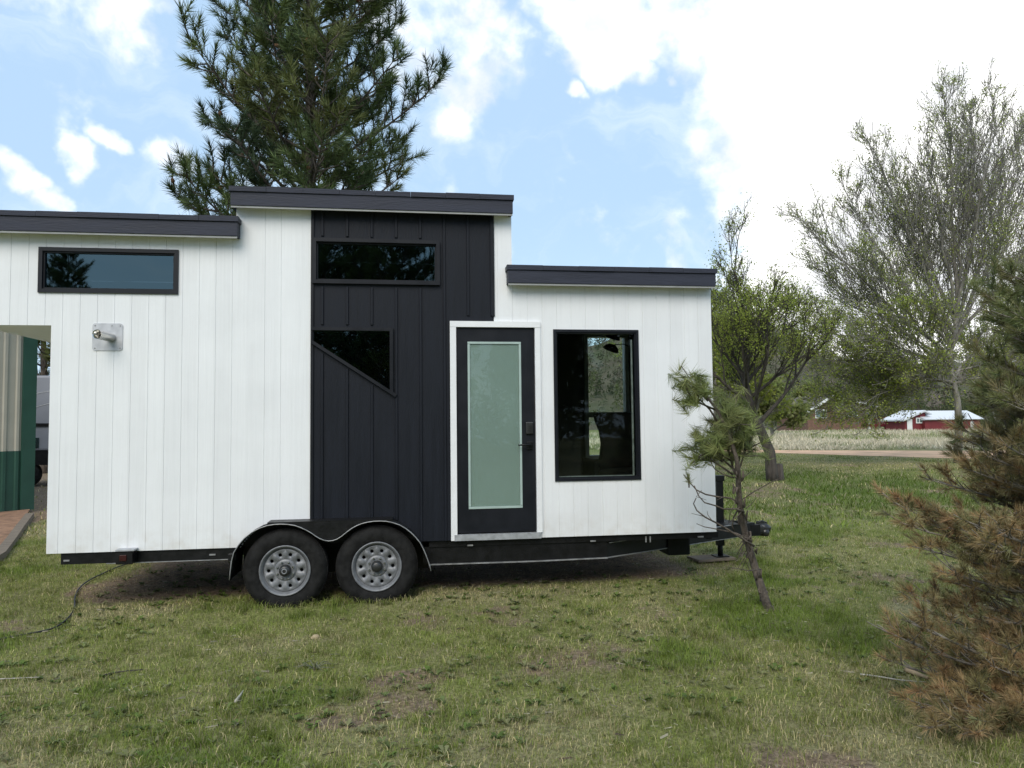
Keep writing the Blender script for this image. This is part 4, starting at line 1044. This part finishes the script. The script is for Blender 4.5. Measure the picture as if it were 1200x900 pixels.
# ---------------------------------------------------------------- leafing trees
def leafy(base, parent, H, seed, levels, spread, kids, leaf, leaf_n, cols, bark, r0, trunk_pts=None, upward=.35, len_dec=.62, leaf_r=.25, bare=.0, first=.25, n_main=9, main_len=.55, wob=.10, aspect=None, leaders=()):
    """trunk, limbs that divide again and again, small leaves along the last twigs"""
    r = random.Random(seed); wood = MB(); LV = []; LC = []; nonlocal_bare = [bare]; pal = [cols]
    base = np.asarray(base, float)
    if trunk_pts is None:
        trunk_pts, _ = curve(base-np.array([0, 0, .15]), (r.gauss(0, .05), r.gauss(0, .05), 1), H*.62, 8, .2, .06, r)
    n = len(trunk_pts); wood.tube(trunk_pts, [r0*(1-.72*i/(n-1)) for i in range(n)], 9)
    def leaves(p, d, L):
        if r.random() < nonlocal_bare[0]: return
        lush = 1.0 if pal[0] is cols else 1.15
        k = max(1, int(leaf_n*lush*r.uniform(.6, 1.4)))
        c = np.array(r.choice(pal[0]))*r.uniform(.8, 1.2)
        P0 = np.asarray(p)+rng.normal(0, leaf_r*.5, (k, 3)) + np.outer(rng.random(k)*L, -unit(d))*.8
        a = rng.normal(0, 1, (k, 3)); a /= np.linalg.norm(a, axis=1)[:, None]; b = np.cross(a, rng.normal(0, 1, (k, 3))); b /= np.linalg.norm(b, axis=1)[:, None]
        s = leaf*(1.1 if lush > 1 else 1)*(.6+.7*rng.random((k, 1)))
        V = np.stack([P0, P0+a*s*.5+b*s*.32, P0+a*s, P0+a*s*.5-b*s*.32], 1); LV.append(V.reshape(-1, 3)); LC.append(np.repeat(c*(.75+.5*rng.random((k, 1))), 4, 0))
    def grow(p, d, L, rad, lev):
        ns = 5 if lev == 0 else (4 if lev < levels-1 else 3)
        pts, dl = curve(p, d, L, ns, upward, wob, r)
        wood.tube(pts, [max(.0035*LW, rad*(1-.65*i/ns)) for i in range(ns+1)], 6 if lev == 0 else (4 if lev == 1 else 3), cap=False)
        if lev >= levels-1:
            leaves(pts[-1], dl, L); 
            if lev > 0: leaves(pts[-2], dl, L*.6)
            return
        for k in range(kids[min(lev, len(kids)-1)]):
            t = r.uniform(.25, 1.0) if k else 1.0; q, dq = at_t(pts, t); a, b = ortho(dq); ang = r.uniform(0, 6.28); sp = spread*r.uniform(.5, 1.25)
            dd = unit(dq*math.cos(sp)+(a*math.cos(ang)+b*math.sin(ang))*math.sin(sp))
            grow(q, dd, L*len_dec*r.uniform(.7, 1.2)*(1.15-.4*t), rad*.5, lev+1)
    for k in range(n_main):
        t = first+(1-first)*(k+.5)/n_main; q, dq = at_t(trunk_pts, min(.99, t)); az = k*2.399+r.uniform(-.5, .5)
        el = r.uniform(.25, .75)+.45*t if aspect is None else aspect(t, r)
        dd = np.array([math.cos(az)*math.cos(el), math.sin(az)*math.cos(el), math.sin(el)])
        grow(q, dd, H*main_len*r.uniform(.7, 1.15)*(1.1-.45*t), r0*.42*(1.1-.6*t), 0)
    if not leaders: grow(trunk_pts[-1], trunk_pts[-1]-trunk_pts[-2], H*.30, r0*.27, 0)
    for t0, tip, rl, bare_l, droop, side_l in leaders:                     # long limbs that run to a given tip
        nonlocal_bare[0] = bare_l; pal[0] = [tuple(1.35*q for q in c_) for c_ in SPRING+SPRING+DULL] if droop > 0 else cols
        q, dq = at_t(trunk_pts, t0); tip = np.asarray(tip, float); v = tip-q; Lq = np.linalg.norm(v); mid = q+v*.45+np.array([0, 0, -.10*Lq if droop == 0 else droop*Lq])
        if droop == 0: mid = q+v*.42+np.array([v[0], v[1], 0])*.10
        pts = [q*(1-u)**2+mid*2*u*(1-u)+tip*u*u+np.array([r.gauss(0, .05), r.gauss(0, .05), r.gauss(0, .04)])*(0 < u < 1) for u in np.linspace(0, 1, 10)]
        wood.tube(pts, [rl*(1-.86*i/9) for i in range(10)], 6, cap=False)
        nb = int(Lq*side_l*.95)
        for k in range(nb):
            u = .18+.82*(k+r.random())/nb
            if u > .995: continue
            q2, d2 = at_t(pts, u); a, b = ortho(d2); ang = r.uniform(0, 6.28); sp = spread*r.uniform(.5, 1.3)
            dd = unit(d2*math.cos(sp)+(a*math.cos(ang)+b*math.sin(ang))*math.sin(sp)+np.array([0, 0, .15 if droop == 0 else -.05]))
            grow(q2, dd, (.55+Lq*.27*(1.1-u))*r.uniform(.45, 1.35), rl*.28*(1.1-.8*u), levels-3)
        leaves(pts[-1], pts[-1]-pts[-2], .3)
    wood.build('trunk', M[bark], parent)
    V = np.concatenate(LV); npmesh('crown', V, np.arange(len(V)).reshape(-1, 4), M['leaf'], np.clip(np.concatenate(LC), 0, 1), parent, quads=True)
LW = 1.0
SPRING = [(.27, .31, .055), (.23, .28, .050), (.31, .34, .075), (.19, .23, .050)]
DULL = [(.25, .28, .085), (.28, .30, .11), (.21, .25, .075), (.30, .30, .14)]
# medium tree with a dark bent trunk beyond the tongue
tb = G(903, 563); t0 = Y1 = tb.y
mt = empty('leafing_tree', tb, 'medium tree with a dark bent trunk and fresh green leaves beyond the tongue', 'tree')
LW = 1.8
tpts = [np.array(P(a, b, Y1)) for a, b in ((905, 566), (904, 552), (902, 530), (893, 508), (884, 488), (878, 468), (874, 450), (876, 430), (874, 408))]
leafy(tb, mt, 7.4, 12, 5, .58, (6, 4, 4, 3), .052, 4, [tuple(1.3*q for q in c_) for c_ in SPRING], 'bark_dark', .18, tpts, upward=.42, first=.42, n_main=15, main_len=.36, leaf_r=.24, len_dec=.62, bare=.22)
st = MB(); c = P(912, 557, Y1+.1); st.lathe([(.17, 0), (.15, .10), (.13, .42), (.10, .45), (0, .43)], (c.x, c.y, 0), 'z', 12); stump = st.build('stump', M['bark_dark']); rebase(stump, (c.x, c.y, 0)); tag(stump, 'cut stump standing against the dark bent trunk', 'stump')
# the tall grey poplar-like tree at the right
tall = P(1122, 540, 17.5)
tt_ = empty('tall_tree', (tall.x, tall.y, 0), 'tall half bare tree with upright grey branches above the red house', 'tree')
LW = 2.6
def TP(px, py, dy=0.0): return np.array(P(px, py, 17.5+dy))
tp2 = [TP(1122, 545), TP(1124, 500), TP(1122, 470), TP(1116, 440), TP(1114, 415), TP(1120, 385), TP(1122, 350)]
LD = [(.99, TP(1107, 112, .4), .085, .28, 0, 7), (.95, TP(1135, 128, 1.2), .07, .55, 0, 7), (.9, TP(1165, 118, -.8), .08, .6, 0, 6), (.85, TP(1195, 150, .6), .075, .5, 0, 6), (.8, TP(1230, 130, 1.6), .075, .5, 0, 6), (.75, TP(1250, 220, -1), .07, .2, 0, 6),
      (.9, TP(1085, 170, -1.2), .075, .5, 0, 7), (.85, TP(1060, 215, .8), .07, .28, 0, 7), (.8, TP(1022, 172, -.4), .085, .22, 0, 7), (.72, TP(1030, 230, 1.8), .06, .4, 0, 7), (.70, TP(985, 215, .6), .06, .25, 0, 6), (.64, TP(943, 258, -.6), .07, .25, 0, 6), (.60, TP(955, 310, 1.2), .055, .2, 0, 6), (.62, TP(1010, 300, -1.6), .05, .15, 0, 6), (.8, TP(1150, 230, 2.2), .06, .2, 0, 6), (.7, TP(1180, 260, -2), .06, .15, 0, 6), (.7, TP(1080, 290, 2), .05, .3, 0, 6),
      (.55, TP(940, 380, .5), .06, .12, .05, 7), (.50, TP(930, 430, -1.0), .06, .08, .12, 8), (.46, TP(955, 462, 1.2), .055, .06, .16, 8), (.46, TP(968, 484, .4), .045, .05, .18, 8), (.45, TP(990, 470, 1.8), .045, .05, .18, 8), (.43, TP(1018, 488, .3), .045, .05, .18, 8), (.45, TP(1000, 478, -.6), .055, .05, .16, 8), (.42, TP(1040, 468, 1.0), .045, .06, .14, 8), (.40, TP(1070, 440, -1.8), .04, .10, .10, 8), (.5, TP(1020, 395, -2.0), .05, .10, .05, 7), (.45, TP(1180, 440, -1.2), .05, .05, .10, 8), (.5, TP(1220, 420, .6), .05, .05, .1, 8), (.48, TP(1160, 400, 1.6), .05, .05, .1, 8), (.55, TP(985, 345, 1.8), .05, .15, .02, 7), (.55, TP(1060, 360, -2.4), .045, .1, .02, 7), (.55, TP(1095, 370, 2.6), .045, .1, .02, 7)]
leafy(tall, tt_, 9.2, 31, 5, .58, (5, 5, 4, 3), .066, 4, [tuple(1.35*q for q in c_) for c_ in DULL+SPRING], 'bark_grey', .15, tp2, upward=.42, n_main=0, leaf_r=.17, bare=.35, len_dec=.62, leaders=LD)
# slighter trees beside the tall one, to the right edge
for (px, Y, H, sd, lab) in ((1215, 22, 8.6, 41, 'slender half bare tree standing behind the browned pine'), (838, 19, 5.4, 44, 'thin leafing tree just beyond the tongue end of the white wall'), (812, 30, 9.0, 47, 'distant tree whose wispy top shows over the lowest roof')):
    v = P(px, 540, Y); e = empty('leafing_tree', (v.x, v.y, 0), lab, 'tree'); LW = 2.4
    leafy((v.x, v.y, 0), e, H, sd, 4, .50, (6, 5, 4), .11, 6, SPRING if sd in (44,) else DULL+SPRING, 'bark_grey', .13+.004*H, None, upward=.45, first=.2, n_main=11, main_len=.42, leaf_r=.25, bare=.15 if sd != 44 else 0)
for (px, Y, H, sd) in ((97, 22, 8.6, 61),):
    v = P(px, 540, Y); e = empty('leafing_tree', (v.x, v.y, 0), 'distant tree with only its tip showing above the loft roof', 'tree')
    leafy((v.x, v.y, 0), e, H, sd, 3, .45, (6, 5), .12, 7, DULL, 'bark_grey', .16, None, upward=.5, first=.35, n_main=10, main_len=.34, leaf_r=.2)
# ================================================================== SMALL THINGS ON THE LAWN
gl = lambda a, b: G(a, b)
def lay(l, h=.012): 
    o = []
    for a, b in l:
        v = G(a, b); o.append((v.x, v.y, float(gz(v.x, v.y))+h))
    return o
def smooth_path(p, k=5):
    p = [Vector(q) for q in p]; out = []
    for i in range(len(p)-1):
        a, b, c, d = p[max(0, i-1)], p[i], p[i+1], p[min(len(p)-1, i+2)]
        for j in range(k):
            t = j/k; out.append(.5*((2*b)+(c-a)*t+(2*a-5*b+4*c-d)*t*t+(3*b-a-3*c+d)*t**3))
    return out+[p[-1]]
cb = MB(); pth = smooth_path(lay([(-30, 757), (2, 748), (30, 741), (62, 733), (80, 722), (87, 710), (88, 698), (94, 688), (106, 680), (122, 673), (140, 665), (175, 655)], .02)); cb.tube(pth, .0075, 8)
cab = cb.build('power_cable', mat('cable_rubber', (.03, .03, .032), .6)); rebase(cab, pth[0]); tag(cab, 'dark cable snaking over the grass from under the trailer', 'cable')
def stone(name, px, py, s, col, label, cat, seed, flat=.6, Y=None):
    import bmesh
    bm = bmesh.new(); bmesh.ops.create_icosphere(bm, subdivisions=3, radius=1)
    r = random.Random(seed); o = [r.uniform(0, 50) for _ in range(3)]
    for v in bm.verts:
        c = v.co; k = 1+.55*(float(vnoise(c.x*1.3+o[0], c.y*1.3+c.z*1.7+o[1], seed))-.5)+.25*(float(vnoise(c.x*3+o[1], c.z*3+c.y*2+o[2], seed+1))-.5)
        v.co = Vector((c.x*s[0]*k, c.y*s[1]*k, max(-.3, c.z)*s[2]*k))
    me = bpy.data.meshes.new(name); bm.to_mesh(me); bm.free(); me.polygons.foreach_set('use_smooth', [True]*len(me.polygons))
    me.materials.append(col); ob = bpy.data.objects.new(name, me); C.objects.link(ob); g = G(px, py); ob.location = (g.x, g.y, float(gz(g.x, g.y))+.005); ob.rotation_euler.z = r.uniform(0, 6); tag(ob, label, cat); return ob
sm = mat('pinkish_stone', (.36, .27, .21), .9, var=.3, vscale=9, bump=.01, bscale=30)
stone('rock', 369, 743, (.035, .028, .028), mat('tan_stone', (.42, .33, .20), .9, var=.2), 'small tan stone in the grass below the wheels', 'rock', 3)
stone('boulder', 1166, 652, (.32, .24, .16), sm, 'pinkish boulder behind the brown pine branches', 'rock', 5)
stone('rock', 1124, 796, (.045, .03, .022), sm, 'small buff stone under the brown pine tips', 'rock', 8)
def stick(l, r, mt_, label, h=.02):
    b = MB(); p = smooth_path(lay(l, h), 3); k = len(p); b.tube(p, list(np.linspace(r, r*.5, k)), 6); o = b.build('stick', mt_); rebase(o, p[0]); tag(o, label, 'stick')
pale = mat('bleached_wood', (.42, .39, .34), .85, var=.3, vscale=20, stretch=(1, 12, 12))
stick([(276, 824), (281, 817), (285, 811)], .010, pale, 'short bleached stick lying in the middle of the lawn')
stick([(1008, 787), (1030, 790), (1055, 794), (1085, 797)], .006, pale, 'long thin pale twig lying beside the brown branches')
stick([(120, 790), (140, 785), (168, 783)], .007, M['bark_dark'], 'dark crooked twig on the lawn near the cable')
stick([(1062, 783), (1075, 788), (1088, 792)], .020, mat('split_log', (.38, .27, .16), .85, var=.3, vscale=12), 'short split log under the brown pine tips')
stick([(0, 797), (22, 795), (48, 793)], .004, pale, 'thin pale straw stalk lying below the cable')
tw = MB()
for k in range(9):
    a = k*.7; c = lay([(369, 780)], .01)[0]; q = [c, (c[0]+.07*math.cos(a), c[1]+.05*math.sin(a), c[2]+.035+.02*math.sin(k*3)), (c[0]+.15*math.cos(a+.2), c[1]+.10*math.sin(a+.2), c[2]+.015)]
    tw.tube(q, [.004, .003, .0015], 4)
o = tw.build('weed', mat('weed_grey_green', (.15, .155, .10), .8)); c = lay([(369, 780)], 0)[0]; rebase(o, c); tag(o, 'little grey weed rosette in the lawn below the rear wheel', 'plant')
# wood pad under the jack
pd = MB(); c = G(834, 656); pd.box((-.28, -.14, 0), (.22, .14, .032), .006); o = pd.build('wood_pad', M['wood']); o.location = (3.66, 1.24, -.003); o.rotation_euler.z = .12; tag(o, 'weathered wood pad under the foot of the tongue jack', 'board')

# ================================================================== GREEN AND BEIGE METAL BUILDING, far left
gb = G(38, 598); GX, GY = gb.x, gb.y
sh = empty('metal_building', (GX, GY, 0), 'beige and dark green corrugated metal building beyond the overhanging loft', 'building')
M['beige'] = mat('beige_metal', (.43, .41, .34), .5, var=.05, vscale=2); M['green_metal'] = mat('green_metal', (.022, .075, .052), .45, var=.12, vscale=2)
def corrugated(x0, x1, z0, z1, y, name, m_):
    b = MB(); x = x0; pr = []
    while x < x1-.01:
        for dx, dy in ((0, 0), (.12, 0), (.14, -.03), (.19, -.03), (.21, 0)): pr.append((min(x+dx, x1), y+dy))
        x += .23
    pr.append((x1, y)); n = len(pr)
    b.add([(p[0], p[1], z0) for p in pr]+[(p[0], p[1], z1) for p in pr], [(i, i+1, n+i+1, n+i) for i in range(n-1)])
    return b.build(name, m_, sh)
zt = Z(20, 528, GY)
corrugated(GX-9, GX-.24, zt, 4.3, GY-.01, 'wall_panel', M['beige']); corrugated(GX-9, GX-.24, .02, zt-.002, GY-.02, 'base_panel', M['green_metal'])
MB().box((GX-.25, GY-.06, .02), (GX, GY+.02, 4.3)).build('corner_trim', M['green_metal'], sh)
MB().box((GX-9, GY+.02, .0), (GX-.01, GY+7, 4.29)).build('body', M['beige'], sh)
MB().prism([(GX-9.3, 4.3), (GX+.2, 4.3), (GX+.2, 4.42), (GX-4.5, 5.6), (GX-9.3, 4.42)], 'y', GY-.25, GY+7.2).build('roof', M['green_metal'], sh)
sh.rotation_euler.z = R(50)
# timber edging between dirt and grass
eb = MB(); pts = lay([(-30, 672), (0, 652), (14, 634), (24, 620), (35, 606)], .03)
for a, b in zip(pts, pts[1:]):
    a = Vector(a); b = Vector(b); d_ = (b-a).normalized(); nn = Vector((-d_.y, d_.x, 0))*.07
    eb.add([a-nn-Vector((0,0,.09)), a+nn-Vector((0,0,.09)), b+nn-Vector((0,0,.09)), b-nn-Vector((0,0,.09)), a-nn*.9+Vector((0,0,.05)), a+nn*.9+Vector((0,0,.05)), b+nn*.9+Vector((0,0,.05)), b-nn*.9+Vector((0,0,.05))], [(0,3,2,1),(4,5,6,7),(0,1,5,4),(1,2,6,5),(2,3,7,6),(3,0,4,7)])
o = eb.build('timber_edging', M['wood']); rebase(o, pts[0]); tag(o, 'weathered timber edging between the reddish dirt and the grass', 'edging')
M['dirt'] = mat('reddish_dirt', (.29, .165, .10), .95, var=.3, vscale=6, bump=.02, bscale=40)
dp = MB(); dpp = [(-10.5, 1.0), (-5.5+.0, 1.2)]
e0 = [Vector(p) for p in pts]; poly = [(p.x-.06, p.y) for p in e0]+[(GX, GY-.1), (GX-5.7, GY-6.9), (GX-5.7, e0[0].y)]
dp.add([(x, y, .036) for x, y in poly], [tuple(range(len(poly)))]); tag(dp.build('bare_ground', M['dirt']), kind='structure')
# a parked camper in the gap beyond
cy = 15.5; cx0 = X(40, 500, cy)-1.2; cx1 = X(62, 500, cy)+4.5
cv = empty('camper', ((cx0+cx1)/2, cy+1, 0), 'grey white camper glimpsed in the gap beside the green metal building', 'camper')
M['camper'] = mat('camper_panel', (.22, .23, .26), .5, var=.08, vscale=1)
zc = [Z(50, y, cy) for y in (440, 495, 528, 545)]
MB().box((cx0, cy, zc[2]), (cx1, cy+2.2, zc[0]), .06).build('body', M['camper'], cv)
s1 = MB()
for a, b in ((462, 458), (478, 472)): 
    p, q = P(40, a, cy-.004), P(62, b, cy-.004); s1.prism([(p.x, p.z), (q.x, q.z), (q.x, q.z+.02), (p.x, p.z+.02)], 'y', cy-.008, cy+.002)
s1.build('stripe', M['galv'], cv)
MB().box((cx0+.02, cy-.02, zc[3]), (cx1-.02, cy+2.1, zc[2]-.004)).build('skirt', M['frame_black'], cv)
p, q = P(40, 500, cy), P(62, 494, cy); dkb = MB(); dkb.prism([(p.x-1, p.z+.1), (q.x+.3, q.z-.05), (q.x+.3, q.z-.14), (p.x-1, p.z-.0)], 'y', cy-.03, cy-.005); dkb.build('trim_band', M['frame_black'], cv)
MB().box((X(41, 512, cy), cy-.02, Z(41, 525, cy)), (X(46, 512, cy), cy-.003, Z(41, 513, cy))).build('window', M['glass_dark'], cv)
for xx in (cx0+1.0, cx1-1.5):
    MB().lathe([(0, -.02), (.2, -.02), (.22, 0), (.34, .0), (.36, .04), (.36, .2), (0, .2)], (xx, cy+.0, .35), 'y', 28).build('wheel', M['tyre'], cv)
ev = P(52, 560, 22); e = empty('conifer_tree', (ev.x, ev.y, 0), 'dark tree filling the gap behind the camper', 'tree')
conifer((ev.x, ev.y, 0), 7.5, lambda t: 2.6*(1.05-t), 77, e, 46, .42, 30, .014, GREENS, trunk_r=.2, hmin=.08, twig_step=.5)

# ================================================================== FAR HOUSES
M['brick'] = mat('red_brick', (.165, .092, .065), .9, var=.2, vscale=3); M['red_paint'] = mat('barn_red', (.16, .020, .024), .6, var=.15, vscale=2)
M['white_roof'] = mat('white_metal_roof', (.60, .62, .65), .4, var=.04); M['white_paint'] = mat('white_paint', (.72, .72, .70), .5, var=.05)
M['roof_brown'] = mat('roof_shingle', (.12, .10, .085), .9, var=.25, vscale=3); M['dark_pane'] = mat('far_window_pane', (.10, .14, .14), .08, var=.1, spec=.8)
BY = 92.0
bh = empty('brick_house', (X(985, 500, BY), BY, 0), 'brick house with a white edged gable beyond the pale meadow', 'house')
def wl(parent, x0, x1, y0, y1, Y, d, m_, name='wall'): return MB().box((X(x0, y0, Y), Y, -.1), (X(x1, y0, Y), Y+d, Z(x0, y1, Y))).build(name, m_, parent)
wl(bh, 947, 1022, 500, 484, BY, 9, M['brick'])
xa, xm, xb = X(946, 480, BY), X(974, 480, BY), X(1022, 480, BY); za, zm = Z(946, 480, BY), Z(974, 463, BY); zb = Z(1022, 474, BY)
MB().prism([(X(947, 480, BY)+.01, Z(947, 484, BY)-.02), (X(1022, 480, BY), Z(1022, 484, BY)-.02), (xb, zb-.3), (xm, zm-.3), (X(947, 480, BY)+.01, za-.3)], 'y', BY+.003, BY+.3).build('gable', M['brick'], bh)
MB().prism([(xa-.4, za-.2), (xm, zm), (xb+.6, zb-.1), (xb+.6, zb-.35), (xm, zm-.25), (xa-.4, za-.45)], 'y', BY-.5, BY+9.3).build('roof', M['roof_brown'], bh)
MB().prism([(xa-.42, za-.22), (xm, zm+.02), (xb+.62, zb-.08), (xb+.62, zb-.42), (xm, zm-.38), (xa-.42, za-.58)], 'y', BY-.62, BY-.51).build('rake_board', M['white_paint'], bh)
def far_win(parent, x0, x1, y0, y1, Y):
    a, b = P(x0, y0, Y), P(x1, y1, Y); f = MB(); f.box((a.x, Y-.08, b.z), (b.x, Y-.004, a.z)); o = f.build('window', M['white_paint'], parent)
    w = (b.x-a.x); mid = (a.x+b.x)/2; p = MB(); p.box((a.x+.12, Y-.095, b.z+.12), (mid-.05, Y-.081, a.z-.12)).box((mid+.05, Y-.095, b.z+.12), (b.x-.12, Y-.081, a.z-.12)); p.build('pane', M['dark_pane'], o)
far_win(bh, 955, 969, 480, 490, BY); far_win(bh, 993, 1005, 477, 488, BY)
MB().box((X(1017, 490, BY-1), BY-1.1, -.1), (X(1019.5, 490, BY-1), BY-.85, Z(1018, 478, BY-1))).build('porch_post', M['white_paint'], bh)
DY = 86.0
dk = empty('red_deck', (X(1045, 500, DY), DY, 0), 'red painted deck with railings between the brick house and red house', 'deck')
MB().box((X(1026, 500, DY), DY, Z(1026, 500, DY)), (X(1062, 500, DY), DY+3, Z(1026, 497, DY))).build('platform', M['red_paint'], dk)
rl = MB()
for k in range(20):
    x = X(1026+k*1.9, 495, DY); rl.box((x-.05, DY-.02, Z(1040, 497, DY)), (x+.05, DY+.04, Z(1040, 490, DY)))
rl.box((X(1026, 490, DY), DY-.05, Z(1040, 490.5, DY)), (X(1062.5, 490, DY), DY+.06, Z(1040, 488.5, DY))); rl.build('railing', M['red_paint'], dk)
for a in (1027, 1038, 1050, 1061): MB().box((X(a, 500, DY)-.08, DY+.05, -.1), (X(a, 500, DY)+.08, DY+.2, Z(a, 500, DY)-.003)).build('post', M['red_paint'], dk)
RY = 80.0
rh = empty('red_house', (X(1110, 500, RY), RY, 0), 'low red house with a white metal roof across the meadow', 'house')
MB().box((X(1084, 500, RY), RY, -.1), (X(1149, 500, RY), RY+5, Z(1100, 491.5, RY))).build('wall', M['red_paint'], rh)
MB().prism([(RY-.4, Z(1100, 491.5, RY)), (RY+2.6, Z(1100, 481, RY)), (RY+5.6, Z(1100, 491.5, RY)), (RY+5.4, Z(1100, 492.3, RY)), (RY-.3, Z(1100, 492.3, RY))], 'x', X(1082, 490, RY), X(1151, 490, RY)).build('roof', M['white_roof'], rh)
g0, g1, gm_ = P(1060, 489.5, RY+.6), P(1084, 483, RY+.6), P(1081, 481.5, RY+.6)
MB().prism([(g0.x, -.1), (g1.x, -.1), (g1.x, g1.z-.15), (gm_.x, gm_.z-.15), (g0.x, g0.z-.2)], 'y', RY+.6, RY+4.5).build('wall', M['red_paint'], rh)
MB().prism([(g0.x-.5, g0.z-.25), (gm_.x, gm_.z+.1), (g1.x+.6, g1.z-.2), (g1.x+.6, g1.z-.35), (gm_.x, gm_.z-.12), (g0.x-.5, g0.z-.45)], 'y', RY+.1, RY+4.8).build('roof', M['white_roof'], rh)
far_win(rh, 1073, 1081, 489.5, 496, RY+.55)
MB().box((X(1063, 492, RY+.5), RY+.5, .02), (X(1069, 492, RY+.5), RY+.56, Z(1066, 491, RY+.5))).build('door', M['white_paint'], rh)
far_win(rh, 1137, 1141, 494, 503, RY)
# tan post in the meadow
po = P(1123.5, 505, 62); pm = MB(); pm.tube([(po.x, po.y, -.2), (po.x+.02, po.y, 1.6), (po.x, po.y, Z(1123, 470, 62))], [.13, .12, .10], 8)
o = pm.build('wood_pole', mat('tan_pole', (.38, .28, .19), .9, var=.25, vscale=5, stretch=(8, 8, .6))); rebase(o, (po.x, po.y, 0)); tag(o, 'tan wooden pole standing in the meadow before the red house', 'pole')

# ================================================================== HILLS AND THEIR WOODS
def ridge(px):
    pts = [(-700, 470), (-200, 462), (0, 450), (200, 440), (500, 430), (700, 405), (800, 370), (850, 368), (885, 372), (905, 380), (925, 392), (945, 408), (965, 420), (1000, 428), (1050, 430), (1110, 426), (1160, 430), (1250, 424), (1500, 440), (1900, 455)]
    return np.interp(px, [p[0] for p in pts], [p[1] for p in pts])
RD = 330.0
def hill_h(x, y):
    px, py = px_of(x, y); th = ridge(np.clip(np.nan_to_num(px, nan=600), -600, 1800))
    dep = (x-CAM.x)*math.sin(YAW)+(y-CAM.y)*math.cos(YAW)
    hgt = (493-th)/F*RD
    t = np.clip((dep-150)/(RD-150), 0, 1.6)
    s = np.where(t < 1, sstep(0, 1, t)*.85+.15*t, 1-.35*(t-1)**2)
    return hgt*s*(.93+.14*fbm(x*.02, y*.02, 4, 4)) + 1.66*np.clip(t, 0, 1)
hx, hd = np.meshgrid(np.linspace(-1.35, 1.35, 220), np.linspace(150, 520, 70))
hX = CAM.x+hd*math.sin(YAW)+hx*hd*math.cos(YAW); hY = CAM.y+hd*math.cos(YAW)-hx*hd*math.sin(YAW)
hZ = hill_h(hX, hY)-.05
ii = np.arange(hX.size).reshape(hX.shape)
HQ = np.stack([ii[:-1, :-1].ravel(), ii[:-1, 1:].ravel(), ii[1:, 1:].ravel(), ii[1:, :-1].ravel()], 1)
def hill_mat():
    m, t, b = new_mat('hillside'); tc = t.node('ShaderNodeTexCoord').outputs['Object']
    c = t.mix(t.map(t.noise(tc, .05, 6), .35, .65), (.115, .092, .070), (.075, .085, .045)); c = t.mix(t.map(t.noise(tc, .35, 5), .5, .7, 0, .7), c, (.16, .135, .10))
    t.put(b.inputs['Base Color'], c); b.inputs['Roughness'].default_value = 1; b.inputs['Specular IOR Level'].default_value = .1; return m
hl = npmesh('hills', np.stack([hX.ravel(), hY.ravel(), hZ.ravel()], 1), HQ, hill_mat(), quads=True); tag(hl, kind='structure'); hl.data.polygons.foreach_set('use_smooth', np.ones(len(HQ), bool))
def woods(n, name='hillside_woods', d0=120, d1=350, sgn=1, hs=(3., 7.), latw=.95):
    V = []; Cc = []
    d = (d0+rng.random(n)*(d1-d0)); lat = (rng.random(n)*2-1)*latw
    x = CAM.x+d*math.sin(YAW)+lat*d*math.cos(YAW); y = CAM.y+d*math.cos(YAW)-lat*d*math.sin(YAW); z = hill_h(x, y)
    keep = fbm(x*.02, y*.02, 44, 3) > .36
    if sgn < 0: y = -y; z = z*0; keep |= True
    for i in np.nonzero(keep)[0]:
        h = rng.uniform(*hs); w = h*rng.uniform(.22, .40); k = 70
        t = rng.random(k)**1.3; a = rng.random(k)*6.28; rr_ = w*(1.02-t)**.8*np.sqrt(rng.random(k))
        c = np.stack([x[i]+np.cos(a)*rr_, y[i]+np.sin(a)*rr_, z[i]+.1*h+t*h*.9], 1)
        e1 = rng.normal(0, 1, (k, 3))*h*.055; e2 = rng.normal(0, 1, (k, 3))*h*.055
        V.append(np.stack([c, c+e1, c+e2], 1).reshape(-1, 3))
        tone = np.array([(.065, .085, .036), (.085, .100, .042), (.12, .135, .05), (.095, .080, .055)][rng.integers(4)])
        Cc.append(np.repeat(tone*(.7+.6*rng.random((k, 1))), 3, 0))
    V = np.concatenate(V); return npmesh(name, V, np.arange(len(V)).reshape(-1, 3), M['leaf'], np.concatenate(Cc))
tag(woods(3600), 'dark scrubby woods covering the hillside behind the houses', 'woods', kind='stuff')
tag(woods(170, 'lawn_edge_woods', 38, 70, -1, (4., 8.5), .9), 'dark woods across the lawn from the house, mirrored in its windows', 'woods', kind='stuff')
# scrub row behind the far houses
for px, Y, H, sd, lab in ((950, 108, 7.5, 81, 'bushy tree behind the white edged gable of the brick house'), (1030, 112, 8, 82, 'bushy tree behind the red deck'), (905, 60, 5.5, 83, 'nearer green bushy tree on the meadow before the hill'), (1165, 100, 8, 84, 'bushy tree behind the white metal roof of the red house')):
    v = P(px, 500, Y); e = empty('bushy_tree', (v.x, v.y, 0), lab, 'tree'); LW = 8
    leafy((v.x, v.y, 0), e, H, sd, 3, .6, (6, 5), .42, 12, DULL, 'bark_grey', .2, None, upward=.3, first=.15, n_main=12, main_len=.45, leaf_r=.6)
